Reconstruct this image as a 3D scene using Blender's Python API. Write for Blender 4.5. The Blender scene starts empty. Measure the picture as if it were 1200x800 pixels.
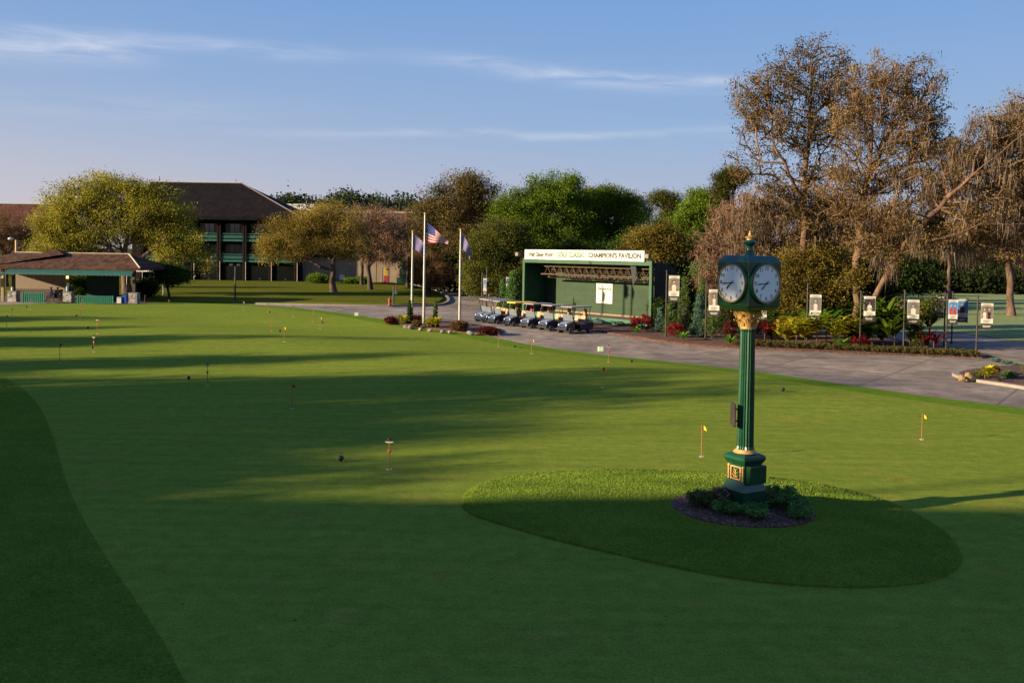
import bpy, bmesh, math, random
import numpy as np
from mathutils import Vector, Matrix, noise
random.seed(7); RNG = np.random.default_rng(7)
PI = math.pi
scene = bpy.context.scene
COL = scene.collection
F = 1100.0; CX, CY = 600.0, 400.0; CAMH = 5.4
PITCH = math.radians(2.0); ROLL = 0.015; SHIFT = -65.0 / 1200.0
fwd = Vector((0, math.cos(PITCH), -math.sin(PITCH)))
up0 = Vector((0, math.sin(PITCH), math.cos(PITCH)))
rt0 = Vector((1, 0, 0))
rt = rt0 * math.cos(ROLL) + up0 * math.sin(ROLL)
upv = up0 * math.cos(ROLL) - rt0 * math.sin(ROLL)
CAMP = Vector((0, 0, CAMH))

def ray(px, py):
    return fwd + rt * ((px - CX) / F) + upv * ((CY - py) / F + SHIFT * 1200.0 / F)

def sstep(t):
    t = min(1, max(0, t)); return t * t * (3 - 2 * t)

def H(x, y):
    m = sstep((y - 26) / 14) * (1 - sstep((y - 70) / 14)) * (1 - sstep((x - 8) / 14))
    if m <= 0: return 0.0
    return m * (.17 * math.sin(x * .11 + 1) * math.sin(y * .19 + .5) + .06 * math.sin(x * .23 + y * .31))

def at(px, py, z=None):
    """ground point seen at a photo pixel"""
    r = ray(px, py); zz = 0.0 if z is None else z
    for _ in range(4):
        t = (zz - CAMH) / r.z
        p = CAMP + r * t
        if z is None: zz = H(p.x, p.y)
    return Vector((p.x, p.y, zz))

def atd(px, py, Y):
    r = ray(px, py); return CAMP + r * (Y / r.y)

def base(px, Y, z=0.0):
    """x for a pixel column at depth Y, on ground height z"""
    py = 300
    for _ in range(3):
        p = atd(px, py, Y); py += (p.z - z) * F / Y
    return Vector((p.x, Y, z))

# ---------------------------------------------------------------- materials
MATS = {}
def nodes_of(name):
    m = bpy.data.materials.new(name); m.use_nodes = True
    nt = m.node_tree; return m, nt, nt.nodes, nt.links

def M(name, col, rough=.6, var=.18, scale=4.0, bump=0.0, bscale=None, metal=0.0, spec=.4, col2=None, emit=0, stretch=None, coat=0):
    if name in MATS: return MATS[name]
    m, nt, N, L = nodes_of(name)
    b = N['Principled BSDF']
    b.inputs['Roughness'].default_value = rough
    b.inputs['Metallic'].default_value = metal
    b.inputs['Specular IOR Level'].default_value = spec
    if coat: b.inputs['Coat Weight'].default_value = coat
    tc = N.new('ShaderNodeTexCoord'); src = tc.outputs['Object']
    if stretch:
        mp = N.new('ShaderNodeMapping'); mp.inputs['Scale'].default_value = stretch
        L.new(src, mp.inputs['Vector']); src = mp.outputs['Vector']
    n = N.new('ShaderNodeTexNoise'); n.inputs['Scale'].default_value = scale
    n.inputs['Detail'].default_value = 6; n.inputs['Roughness'].default_value = .65
    L.new(src, n.inputs['Vector'])
    r = N.new('ShaderNodeValToRGB'); r.color_ramp.elements[0].position = .3; r.color_ramp.elements[1].position = .7
    c2 = col2 or tuple(min(1, c * (1 + var)) for c in col)
    c1 = tuple(c * (1 - var) for c in col) if col2 is None else col
    r.color_ramp.elements[0].color = (*c1, 1); r.color_ramp.elements[1].color = (*c2, 1)
    L.new(n.outputs['Fac'], r.inputs['Fac']); L.new(r.outputs['Color'], b.inputs['Base Color'])
    if emit:
        L.new(r.outputs['Color'], b.inputs['Emission Color']); b.inputs['Emission Strength'].default_value = emit
    if bump:
        n2 = N.new('ShaderNodeTexNoise'); n2.inputs['Scale'].default_value = bscale or scale * 4
        n2.inputs['Detail'].default_value = 5; L.new(src, n2.inputs['Vector'])
        bp = N.new('ShaderNodeBump'); bp.inputs['Strength'].default_value = bump; bp.inputs['Distance'].default_value = .03
        L.new(n2.outputs['Fac'], bp.inputs['Height']); L.new(bp.outputs['Normal'], b.inputs['Normal'])
    MATS[name] = m; return m

def leafmat(name, dark, light, trans=.35, rough=.6):
    """foliage whose tone varies by clump and by leaf through a mesh attribute"""
    if name in MATS: return MATS[name]
    m, nt, N, L = nodes_of(name)
    out = N['Material Output']; N.remove(N['Principled BSDF'])
    a = N.new('ShaderNodeAttribute'); a.attribute_name = 'tone'
    r = N.new('ShaderNodeValToRGB')
    r.color_ramp.elements[0].color = (*dark, 1); r.color_ramp.elements[1].color = (*[min(.8, c*1.25) for c in light], 1)
    L.new(a.outputs['Fac'], r.inputs['Fac'])
    d = N.new('ShaderNodeBsdfDiffuse'); t = N.new('ShaderNodeBsdfTranslucent'); mx = N.new('ShaderNodeMixShader')
    g = N.new('ShaderNodeBsdfGlossy'); g.inputs['Roughness'].default_value = .45; g.inputs['Color'].default_value = (.5, .5, .45, 1)
    mx2 = N.new('ShaderNodeMixShader'); mx2.inputs['Fac'].default_value = .008
    L.new(r.outputs['Color'], d.inputs['Color']); L.new(r.outputs['Color'], t.inputs['Color'])
    mx.inputs['Fac'].default_value = trans
    L.new(d.outputs['BSDF'], mx.inputs[1]); L.new(t.outputs['BSDF'], mx.inputs[2])
    L.new(mx.outputs['Shader'], mx2.inputs[1]); L.new(g.outputs['BSDF'], mx2.inputs[2])
    L.new(mx2.outputs['Shader'], out.inputs['Surface'])
    MATS[name] = m; return m

# ---------------------------------------------------------------- object helpers
def link(o, parent=None):
    COL.objects.link(o)
    if parent is not None: o.parent = parent
    return o

def tag(o, label=None, cat=None, group=None, kind=None):
    if label: o['label'] = label
    if cat: o['category'] = cat
    if group: o['group'] = group
    if kind: o['kind'] = kind
    return o

def thing(name, label, cat, loc=(0, 0, 0), rz=0.0, group=None):
    o = bpy.data.objects.new(name, None); o.empty_display_size = .2
    link(o); o.location = loc; o.rotation_euler = (0, 0, rz)
    return tag(o, label, cat, group)

def dup(root, loc=None, rz=None, label=None, group=None, scale=None):
    def cp(o, par):
        c = o.copy(); COL.objects.link(c)
        if par is not None: c.parent = par
        for ch in list(o.children): cp(ch, c)
        return c
    r = cp(root, None)
    if loc is not None: r.location = loc
    if rz is not None: r.rotation_euler = (0, 0, rz)
    if scale is not None: r.scale = scale
    if label: r['label'] = label
    if group: r['group'] = group
    return r

def npmesh(name, V, Fa, mat, parent=None, tone=None, smooth=False):
    me = bpy.data.meshes.new(name)
    V = np.asarray(V, np.float32); Fa = np.asarray(Fa, np.int32); k = Fa.shape[1]
    me.vertices.add(len(V)); me.vertices.foreach_set('co', V.ravel())
    me.loops.add(Fa.size); me.loops.foreach_set('vertex_index', Fa.ravel())
    me.polygons.add(len(Fa)); me.polygons.foreach_set('loop_start', np.arange(0, Fa.size, k, dtype=np.int32))
    try: me.polygons.foreach_set('loop_total', np.full(len(Fa), k, np.int32))
    except Exception: pass
    if smooth: me.polygons.foreach_set('use_smooth', np.ones(len(Fa), bool))
    if tone is not None:
        at_ = me.attributes.new('tone', 'FLOAT', 'POINT'); at_.data.foreach_set('value', np.asarray(tone, np.float32))
    me.update(calc_edges=True); me.materials.append(mat)
    o = bpy.data.objects.new(name, me); return link(o, parent)

class MB:
    def __init__(s): s.v = []; s.f = []
    def add(s, vs, fs, mat=None):
        n = len(s.v)
        for v in vs:
            v = Vector(v)
            s.v.append(mat @ v if mat is not None else v)
        s.f += [tuple(i + n for i in f) for f in fs]; return s
    def box(s, x0, x1, y0, y1, z0, z1, mat=None):
        return s.add([(x0,y0,z0),(x1,y0,z0),(x1,y1,z0),(x0,y1,z0),(x0,y0,z1),(x1,y0,z1),(x1,y1,z1),(x0,y1,z1)],
            [(0,3,2,1),(4,5,6,7),(0,1,5,4),(1,2,6,5),(2,3,7,6),(3,0,4,7)], mat)
    def bbox(s, x0, x1, y0, y1, z0, z1, b=.02, mat=None):
        """box with chamfered edges"""
        bm = bmesh.new(); bmesh.ops.create_cube(bm, size=1)
        for v in bm.verts:
            v.co = Vector(((x0+x1)/2 + v.co.x*(x1-x0), (y0+y1)/2 + v.co.y*(y1-y0), (z0+z1)/2 + v.co.z*(z1-z0)))
        bmesh.ops.bevel(bm, geom=list(bm.edges), offset=b, segments=2, profile=.6, affect='EDGES')
        bm.verts.index_update()
        s.add([v.co.copy() for v in bm.verts], [[v.index for v in f.verts] for f in bm.faces], mat); bm.free(); return s
    def tube(s, pts, rad, n=8, cap=True):
        pts = [Vector(p) for p in pts]
        if not isinstance(rad, (list, tuple)): rad = [rad] * len(pts)
        rings = []
        for i, p in enumerate(pts):
            d = (pts[min(i+1, len(pts)-1)] - pts[max(i-1, 0)]).normalized()
            a = d.cross(Vector((0,0,1)) if abs(d.z) < .9 else Vector((1,0,0))).normalized(); b = d.cross(a)
            rings.append([p + (a*math.cos(t*2*PI/n) + b*math.sin(t*2*PI/n)) * rad[i] for t in range(n)])
        vs = [v for r in rings for v in r]; fs = []
        for i in range(len(pts)-1):
            for t in range(n):
                u = (t+1) % n; fs.append((i*n+t, i*n+u, (i+1)*n+u, (i+1)*n+t))
        if cap: fs.append(tuple(range(n))[::-1]); fs.append(tuple((len(pts)-1)*n+t for t in range(n)))
        return s.add(vs, fs)
    def lathe(s, prof, n=20, c=(0,0), mat=None, sq=False, flute=0):
        """profile [(r,z)...] around z"""
        vs = []; fs = []
        for r, z in prof:
            for t in range(n):
                a = 2*PI*t/n + (PI/4 if sq else 0)
                rr = r * (1 - flute * (t % 2))
                vs.append((c[0]+rr*math.cos(a), c[1]+rr*math.sin(a), z))
        m = len(prof)
        for i in range(m-1):
            for t in range(n):
                u = (t+1) % n; fs.append((i*n+t, i*n+u, (i+1)*n+u, (i+1)*n+t))
        fs.append(tuple(range(n))[::-1]); fs.append(tuple((m-1)*n+t for t in range(n)))
        return s.add(vs, fs, mat)
    def prism(s, poly, z0, z1, mat=None):
        n = len(poly)
        vs = [(p[0], p[1], z0) for p in poly] + [(p[0], p[1], z1) for p in poly]
        fs = [tuple(range(n))[::-1], tuple(range(n, 2*n))] + [(i, (i+1) % n, (i+1) % n + n, i+n) for i in range(n)]
        return s.add(vs, fs, mat)
    def disc(s, c, r, nrm_mat, n=24, rx=None):
        vs = [nrm_mat @ Vector((c[0]+(rx or r)*math.cos(2*PI*t/n), c[1]+r*math.sin(2*PI*t/n), c[2] if len(c) > 2 else 0)) for t in range(n)]
        return s.add(vs, [tuple(range(n))])
    def ball(s, c, r, seg=12, rings=8, sc=(1,1,1), jit=0, mat=None):
        vs = [(c[0], c[1], c[2]+r*sc[2])]; fs = []
        for i in range(1, rings):
            ph = PI*i/rings
            for t in range(seg):
                a = 2*PI*t/seg; k = r*(1+random.uniform(-jit, jit))
                vs.append((c[0]+k*sc[0]*math.sin(ph)*math.cos(a), c[1]+k*sc[1]*math.sin(ph)*math.sin(a), c[2]+k*sc[2]*math.cos(ph)))
        vs.append((c[0], c[1], c[2]-r*sc[2])); L_ = len(vs)-1
        for t in range(seg):
            u = (t+1) % seg
            fs.append((0, 1+t, 1+u)); fs.append((L_, L_-seg+u, L_-seg+t))
            for i in range(rings-2):
                fs.append((1+i*seg+t, 1+(i+1)*seg+t, 1+(i+1)*seg+u, 1+i*seg+u))
        return s.add(vs, fs, mat)
    def build(s, name, mat, parent=None, smooth=False, angle=None):
        me = bpy.data.meshes.new(name); me.from_pydata([tuple(v) for v in s.v], [], [tuple(f) for f in s.f])
        bm = bmesh.new(); bm.from_mesh(me); bmesh.ops.recalc_face_normals(bm, faces=bm.faces)
        if smooth:
            lim = math.radians(angle or 40)
            for f in bm.faces: f.smooth = True
            for e in bm.edges:
                if len(e.link_faces) == 2 and e.calc_face_angle(0) > lim: e.smooth = False
        bm.to_mesh(me); bm.free(); me.materials.append(mat)
        o = bpy.data.objects.new(name, me); return link(o, parent)

def text(body, size, mat, parent, loc, rot, name='lettering', ext=.004, shear=0, bold=0, sx=1, align='CENTER'):
    cu = bpy.data.curves.new(name, 'FONT'); cu.body = body; cu.size = size; cu.extrude = ext; cu.shear = shear
    cu.offset = bold; cu.align_x = align; cu.align_y = 'CENTER'; cu.resolution_u = 3
    to = bpy.data.objects.new(name, cu); COL.objects.link(to)
    dg = bpy.context.evaluated_depsgraph_get(); dg.update()
    me = bpy.data.meshes.new_from_object(to.evaluated_get(dg)); bpy.data.objects.remove(to); bpy.data.curves.remove(cu)
    me.materials.clear(); me.materials.append(mat)
    o = bpy.data.objects.new(name, me); link(o, parent); o.location = loc; o.rotation_euler = rot; o.scale = (sx, 1, 1)
    return o

# ---------------------------------------------------------------- leaves / branches in numpy
def leaves_np(C, per, sig, size, tone_c=None, asp=.55, flat=.8, rng=RNG, droop=0.0, tone_spread=.15, outward=None):
    """C: clump centres (n,3). returns V,F,tone of diamond leaves"""
    n = len(C); idx = np.repeat(np.arange(n), per); m = len(idx)
    off = rng.normal(size=(m, 3)); off *= sig; off[:, 2] *= flat
    P = C[idx] + off
    d = rng.normal(size=(m, 3)); d[:, 2] -= droop; d /= np.linalg.norm(d, axis=1)[:, None]
    s = rng.normal(size=(m, 3)); s -= (s * d).sum(1)[:, None] * d; s /= np.linalg.norm(s, axis=1)[:, None]
    L_ = size * rng.uniform(.6, 1.35, m)[:, None]; W = L_ * asp
    V = np.stack([P - d*L_*.5, P + s*W*.5, P + d*L_*.5, P - s*W*.5], 1).reshape(-1, 3)
    Fa = np.arange(m*4).reshape(-1, 4)
    tc = rng.uniform(.25, .75, n) if tone_c is None else tone_c
    t = np.clip(tc[idx] + rng.normal(size=m)*tone_spread, 0, 1)
    return V, Fa, np.repeat(t, 4)

def spikes_np(P, D, L_, W, rng=RNG):
    """thin triangles from P along D"""
    s = rng.normal(size=P.shape); s -= (s*D).sum(1)[:, None]*D; s /= np.linalg.norm(s, axis=1)[:, None]+1e-9
    V = np.stack([P - s*W[:, None]*.5, P + s*W[:, None]*.5, P + D*L_[:, None]], 1).reshape(-1, 3)
    return V, np.arange(len(P)*3).reshape(-1, 3)

def frustums_np(A, B, ra, rb, n=6):
    d = B - A; L_ = np.linalg.norm(d, axis=1)[:, None] + 1e-9; d = d / L_
    ref = np.where(np.abs(d[:, 2:3]) < .9, np.array([[0, 0, 1.]]), np.array([[1., 0, 0]]))
    a = np.cross(d, ref); a /= np.linalg.norm(a, axis=1)[:, None]; b = np.cross(d, a)
    A = A - d*ra[:, None]*.25; B = B + d*rb[:, None]*.25
    th = np.arange(n)*2*PI/n
    c = np.cos(th)[None, :, None]; s = np.sin(th)[None, :, None]
    ring = a[:, None, :]*c + b[:, None, :]*s
    VA = A[:, None, :] + ring*ra[:, None, None]; VB = B[:, None, :] + ring*rb[:, None, None]
    V = np.concatenate([VA, VB], 1).reshape(-1, 3)
    t = np.arange(n); u = (t+1) % n
    f = np.stack([t, u, u+n, t+n], 1)
    Fa = (np.arange(len(A))*2*n)[:, None, None] + f[None]
    return V, Fa.reshape(-1, 4)

def skeleton(limbs, att, rng, wlen=.3, step=.9, bend=.35, jit=.12):
    """limbs: list of polylines (first starts at the ground); att: tips to reach. -> pos, parent, tips idx"""
    pos = []; par = []; plen = []
    for li, L_ in enumerate(limbs):
        pts = [np.array(p, float) for p in L_]
        if li == 0: pos.append(pts[0]); par.append(-1); plen.append(0.); cur = 0
        else:
            dd = np.linalg.norm(np.array(pos) - pts[0], axis=1); cur = int(dd.argmin())
        for i in range(1, len(pts)):
            p0 = pos[cur].copy(); seg = pts[i]-p0; k = max(1, int(np.linalg.norm(seg)/step))
            for j in range(1, k+1):
                q = p0 + seg*j/k + (rng.normal(size=3)*jit*.6 if j < k else 0)
                pos.append(q); par.append(cur); plen.append(plen[cur]+np.linalg.norm(q-pos[cur])); cur = len(pos)-1
    nfix = len(pos); zmin = limbs[0][0][2]; fork = zmin + .35*(pos[nfix-1][2]-zmin)
    zfirst = limbs[0][-1][2]*.8 + zmin*.2
    order = np.argsort(np.linalg.norm(att - np.array(limbs[0][-1]), axis=1))
    P = np.zeros((nfix + len(att)*8, 3)); P[:nfix] = np.array(pos); n = nfix
    PL = np.zeros(len(P)); PL[:nfix] = plen; PR = np.full(len(P), -1); PR[:nfix] = par
    ok = np.ones(len(P), bool); ok[:nfix] = P[:nfix, 2] > min(zfirst, P[:nfix, 2].max()-.1) - 1e-6
    tips = []
    for ai in order:
        a = att[ai]
        d = np.linalg.norm(P[:n]-a, axis=1); cost = d + wlen*PL[:n] + np.where(ok[:n], 0, 1e3) + np.where(P[:n, 2] > a[2]+.4, .8, 0)
        c = int(cost.argmin()); dist = d[c]
        pr = PR[c]; dr = (P[c]-P[pr]) if pr >= 0 else np.array([0, 0, 1.])
        dr = dr/(np.linalg.norm(dr)+1e-9)
        k = int(min(6, max(1, round(dist/step)))); ctrl = P[c] + dr*dist*bend; p0 = P[c].copy(); cur = c
        for j in range(1, k+1):
            t = j/k; q = p0*(1-t)**2 + 2*ctrl*t*(1-t) + a*t*t
            if j < k: q = q + rng.normal(size=3)*jit*min(1, dist/2)
            P[n] = q; PR[n] = cur; PL[n] = PL[cur]+np.linalg.norm(q-P[cur]); cur = n; n += 1
        tips.append(cur)
    return P[:n], PR[:n], np.array(tips)

def radii(P, PR, tips, rbase, rtip, ex=.5):
    cnt = np.zeros(len(P))
    cnt[tips] = 1
    for i in range(len(P)-1, 0, -1):
        if PR[i] >= 0: cnt[PR[i]] += cnt[i]
    cnt = np.maximum(cnt, 1)
    r = cnt**ex; r = (r-1)/(r[0]-1+1e-9); r = rtip + (rbase-rtip)*r**1.05
    return r

def lobe_points(lobes, n, rng, outer=2.4, zmin=None):
    """lobes: (cx,cy,cz, rx,ry,rz)"""
    L_ = np.array(lobes, float); w = L_[:, 3]*L_[:, 4]*L_[:, 5]; w = w**.8; w /= w.sum()
    k = rng.choice(len(L_), n, p=w); d = rng.normal(size=(n, 3)); d /= np.linalg.norm(d, axis=1)[:, None]
    r = rng.uniform(0, 1, n)**(1/outer)
    # uneven outline
    wob = 1 + .16*np.sin(d[:, 0]*5+k)*np.sin(d[:, 2]*6+k*2) + rng.normal(size=n)*.05
    return L_[k, :3] + d*(r*wob)[:, None]*L_[k, 3:6]

def make_tree(name, label, base_pt, limbs, lobes, n_att, leafm, barkm, rbase=.35, rtip=.02, per=60, sig=.45, leaf=.16,
              group=None, seed=1, moss=0, mossm=None, twig=0, wlen=.3, step=.9, asp=.55, cat='tree', crown_name='crown', flat=.7, mlen=1.3, minr=0, outer=2.4, droop=.2):
    """one tree: Empty at the foot > trunk (with its limbs), crown, hanging_moss. Coordinates are given in world space."""
    rng = np.random.default_rng(seed); b = np.array(base_pt)
    root = thing(name, label, cat, tuple(base_pt), 0, group)
    limbs = [[np.array(p)-b for p in l] for l in limbs]
    lobes = [(l[0]-b[0], l[1]-b[1], l[2]-b[2], *l[3:]) for l in lobes]
    att = lobe_points(lobes, n_att, rng, outer); att = att[att[:, 2] > .4]
    P, PR, tips = skeleton(limbs, att, rng, wlen=wlen, step=step)
    r = radii(P, PR, tips, rbase, rtip)
    idx = np.arange(1, len(P)); idx = idx[PR[idx] >= 0]
    big = idx[r[idx] > .06]; sm = idx[r[idx] <= .06]; sm = sm[r[sm] >= minr]
    Vs = []; Fs = []; o = 0
    for ii, n in ((big, 8), (sm, 4)):
        if len(ii) == 0: continue
        ra = r[PR[ii]].copy(); ra = np.minimum(ra, r[ii]*1.5+.01)
        # root flare
        fl = 1 + .55*np.exp(-np.maximum(P[PR[ii], 2], 0)/.5); fl2 = 1 + .55*np.exp(-np.maximum(P[ii, 2], 0)/.5)
        isT = (P[ii, 2] < 2.5) & (r[ii] > rbase*.55)
        ra = np.where(isT, ra*fl, ra); rb = np.where(isT, r[ii]*fl2, r[ii])
        V, Fa = frustums_np(P[PR[ii]], P[ii], ra, rb, n); Vs.append(V); Fs.append(Fa+o); o += len(V)
    npmesh('trunk', np.concatenate(Vs), np.concatenate(Fs), barkm, root, smooth=True)
    if per:
        tipP = P[tips]; tc = np.clip(.5 + .5*np.array([noise.noise(Vector(p)*.45+Vector((seed, 0, 0))) for p in tipP]) * 1.2 + rng.normal(size=len(tipP))*.1, 0, 1)
        V, Fa, t = leaves_np(tipP, per, sig, leaf, tc, asp=asp, rng=rng, flat=flat, droop=droop)
        npmesh(crown_name, V, Fa, leafm, root, tone=t)
    if twig:
        tipP = P[np.concatenate([tips, PR[tips]])]; ii = np.repeat(np.arange(len(tipP)), twig)
        D = rng.normal(size=(len(ii), 3)); D[:, 2] += .3
        out = tipP[ii]-np.array(lobes[0][:3]); out /= np.linalg.norm(out, axis=1)[:, None]+1e-6
        D = D*.6 + out*.8; D /= np.linalg.norm(D, axis=1)[:, None]
        PP = tipP[ii] + rng.normal(size=(len(ii), 3))*sig*.5
        V, Fa = spikes_np(PP, D, rng.uniform(.4, 1.1, len(ii))*sig*2.2, rng.uniform(.02, .045, len(ii)), rng)
        t = np.repeat(rng.uniform(0, 1, len(ii)), 3); npmesh('twigs' if per else crown_name, V, Fa, leafm if not per else MATS.get('twig_brown', barkm), root, tone=t)
    if moss:
        cand = idx[(r[idx] < .16) & (P[idx, 2] > 2.5)]
        ci = rng.choice(cand, moss); per_m = 30; ii = np.repeat(np.arange(moss), per_m)
        PP = P[ci][ii] + rng.normal(size=(len(ii), 3))*np.array([.26, .26, .16])
        D = np.zeros((len(ii), 3)); D[:, 2] = -1; D[:, :2] += rng.normal(size=(len(ii), 2))*.16; D /= np.linalg.norm(D, axis=1)[:, None]
        ln = (rng.uniform(.35, 1.0, moss)**1.2*mlen)[ii]*rng.uniform(.4, 1, len(ii))
        V, Fa = spikes_np(PP, D, ln, rng.uniform(.02, .06, len(ii)), rng)
        t = np.repeat(np.clip(rng.uniform(.2, .8, moss)[ii] + rng.normal(size=len(ii))*.15, 0, 1), 3)
        npmesh('hanging_moss', V, Fa, mossm, root, tone=t)
    return root

def px_lobes(Y, items, ydep=.85):
    """lobes given as (px, py, rx_px, ry_px[, dY])"""
    out = []
    for it in items:
        dY = it[4] if len(it) > 4 else 0
        p = atd(it[0], it[1], Y+dY); s = (Y+dY)/F
        out.append((p.x, p.y, p.z, it[2]*s, it[2]*s*ydep, it[3]*s))
    return out

def px_line(Y, pts):
    return [tuple(atd(p[0], p[1], Y + (p[2] if len(p) > 2 else 0))) for p in pts]
# ================================================================ camera, sky, sun
cam = bpy.data.cameras.new('camera'); cam.lens = 36*F/1200; cam.sensor_width = 36; cam.sensor_fit = 'HORIZONTAL'
cam.shift_y = SHIFT; cam.clip_end = 6000; cam.clip_start = .1
co = bpy.data.objects.new('camera', cam); COL.objects.link(co)
Rm = Matrix((rt, upv, -fwd)).transposed(); co.matrix_world = Matrix.Translation(CAMP) @ Rm.to_4x4()
scene.camera = co
scene.render.engine = 'CYCLES'
scene.view_settings.view_transform = 'Standard'; scene.view_settings.look = 'None'; scene.view_settings.exposure = 0
scene.cycles.max_bounces = 6; scene.cycles.transparent_max_bounces = 8

SUN_EL = math.radians(14.5); SUN_AZ = math.radians(19)      # light travels toward +x, turned slightly to +y
sun_dir = Vector((math.cos(SUN_AZ)*math.cos(SUN_EL), math.sin(SUN_AZ)*math.cos(SUN_EL), -math.sin(SUN_EL)))
sl = bpy.data.lights.new('sun', 'SUN'); sl.energy = 12.5; sl.angle = math.radians(.9); sl.color = (1, .81, .54)
so = bpy.data.objects.new('sun', sl); COL.objects.link(so); so.rotation_euler = sun_dir.to_track_quat('-Z', 'Y').to_euler()
so.location = (-40, -30, 40)

w = bpy.data.worlds.new('World'); scene.world = w; w.use_nodes = True
nt = w.node_tree; N = nt.nodes; L = nt.links; N.clear()
def math_n(op, a, b=None, c=None):
    n = N.new('ShaderNodeMath'); n.operation = op
    for i, v in enumerate((a, b, c)):
        if v is None: continue
        if isinstance(v, (int, float)): n.inputs[i].default_value = v
        else: L.new(v, n.inputs[i])
    return n.outputs[0]
out = N.new('ShaderNodeOutputWorld'); bg = N.new('ShaderNodeBackground'); L.new(bg.outputs[0], out.inputs[0])
sky = N.new('ShaderNodeTexSky'); sky.sky_type = 'NISHITA'; sky.sun_disc = False; sky.sun_elevation = SUN_EL
sun_from = -sun_dir; sky.sun_rotation = math.atan2(sun_from.x, sun_from.y); sky.air_density = 1.0; sky.dust_density = 1.0; sky.ozone_density = 2.0
tc = N.new('ShaderNodeTexCoord'); sp = N.new('ShaderNodeSeparateXYZ'); L.new(tc.outputs['Generated'], sp.inputs[0])
el = math_n('ARCSINE', sp.outputs['Z']); az = math_n('ARCTAN2', sp.outputs['X'], sp.outputs['Y'])
# clear-sky tint by elevation, blended with the physical sky
rmp = N.new('ShaderNodeValToRGB'); L.new(math_n('MULTIPLY', el, 1.6), rmp.inputs['Fac'])
cr = rmp.color_ramp; cr.elements[0].position = 0; cr.elements[0].color = (.54, .53, .62, 1)
cr.elements[1].position = 1; cr.elements[1].color = (.10, .22, .58, 1)
for p_, c_ in ((.07, (.46, .49, .64)), (.20, (.31, .45, .70)), (.40, (.21, .385, .72)), (.62, (.15, .30, .68))):
    e = cr.elements.new(p_); e.color = (*c_, 1)
hz = N.new('ShaderNodeMix'); hz.data_type = 'RGBA'
# warm haze low on the left
f1 = math_n('MULTIPLY', math_n('SUBTRACT', .15, az), 1.2); f1.node.use_clamp = True
f2 = math_n('EXPONENT', math_n('MULTIPLY', math_n('POWER', math_n('DIVIDE', el, .13), 2.0), -1.0))
L.new(math_n('MULTIPLY', math_n('MULTIPLY', f1, f2), .75), hz.inputs['Factor'])
L.new(rmp.outputs[0], hz.inputs['A']); hz.inputs['B'].default_value = (.70, .62, .64, 1)
skm = N.new('ShaderNodeMix'); skm.data_type = 'RGBA'; skm.blend_type = 'MIX'; skm.inputs['Factor'].default_value = .85
sks = N.new('ShaderNodeMix'); sks.data_type = 'RGBA'; sks.blend_type = 'MULTIPLY'; sks.inputs['Factor'].default_value = 1
L.new(sky.outputs[0], sks.inputs['A']); sks.inputs['B'].default_value = (.1, .1, .1, 1)
L.new(sks.outputs['Result'], skm.inputs['A']); L.new(hz.outputs['Result'], skm.inputs['B'])
# thin cirrus: long streaks with a wispy noise, each placed by azimuth and elevation
cmb = N.new('ShaderNodeCombineXYZ'); L.new(math_n('MULTIPLY', az, 5.0), cmb.inputs[0]); L.new(math_n('MULTIPLY', el, 42.0), cmb.inputs[1])
cn = N.new('ShaderNodeTexNoise'); cn.inputs['Scale'].default_value = 1.6; cn.inputs['Detail'].default_value = 8; cn.inputs['Roughness'].default_value = .62; cn.inputs['Distortion'].default_value = .6
L.new(cmb.outputs[0], cn.inputs['Vector'])
wav = N.new('ShaderNodeTexNoise'); wav.noise_dimensions = '1D'; wav.inputs['Scale'].default_value = 5; wav.inputs['Detail'].default_value = 3
L.new(az, wav.inputs['W'])
wob = math_n('MULTIPLY', math_n('SUBTRACT', wav.outputs['Fac'], .5), .016)
total = None
def elaz(px, py):
    d = ray(px, py).normalized(); return math.asin(d.z), math.atan2(d.x, d.y)
for (xa, ya, xb, yb, wid, amp) in ((-60, 52, 190, 58, .013, .8), (150, 44, 400, 66, .008, .5), (470, 66, 880, 102, .010, .45), (640, 84, 900, 96, .0045, .5), (300, 156, 900, 150, .0045, .42),
                              (-80, 118, 330, 130, .012, .2), (-60, 40, 60, 36, .006, .5), (760, 172, 1000, 165, .009, .25), (980, 215, 1300, 205, .012, .2)):
    e0, a0 = elaz(xa, ya); e1, a1 = elaz(xb, yb); sl_ = (e1-e0)/(a1-a0)
    line = math_n('ADD', math_n('MULTIPLY', math_n('SUBTRACT', az, a0), sl_), e0)
    dl = math_n('DIVIDE', math_n('SUBTRACT', math_n('ADD', el, wob), line), wid)
    g = math_n('EXPONENT', math_n('MULTIPLY', math_n('MULTIPLY', dl, dl), -1.0))
    da = math_n('DIVIDE', math_n('SUBTRACT', az, (a0+a1)/2), (a1-a0)/2)
    wn = math_n('EXPONENT', math_n('MULTIPLY', math_n('POWER', math_n('ABSOLUTE', da), 3.0), -1.2))
    t = math_n('MULTIPLY', math_n('MULTIPLY', g, wn), amp); total = t if total is None else math_n('ADD', total, t)
cl = math_n('MULTIPLY', total, math_n('MULTIPLY', math_n('SUBTRACT', cn.outputs['Fac'], .33), 3.0)); cl.node.use_clamp = True
cmx = N.new('ShaderNodeMix'); cmx.data_type = 'RGBA'; L.new(cl, cmx.inputs['Factor']); L.new(skm.outputs['Result'], cmx.inputs['A']); cmx.inputs['B'].default_value = (.66, .70, .82, 1)
L.new(cmx.outputs['Result'], bg.inputs['Color']); bg.inputs['Strength'].default_value = 1.04

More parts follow.
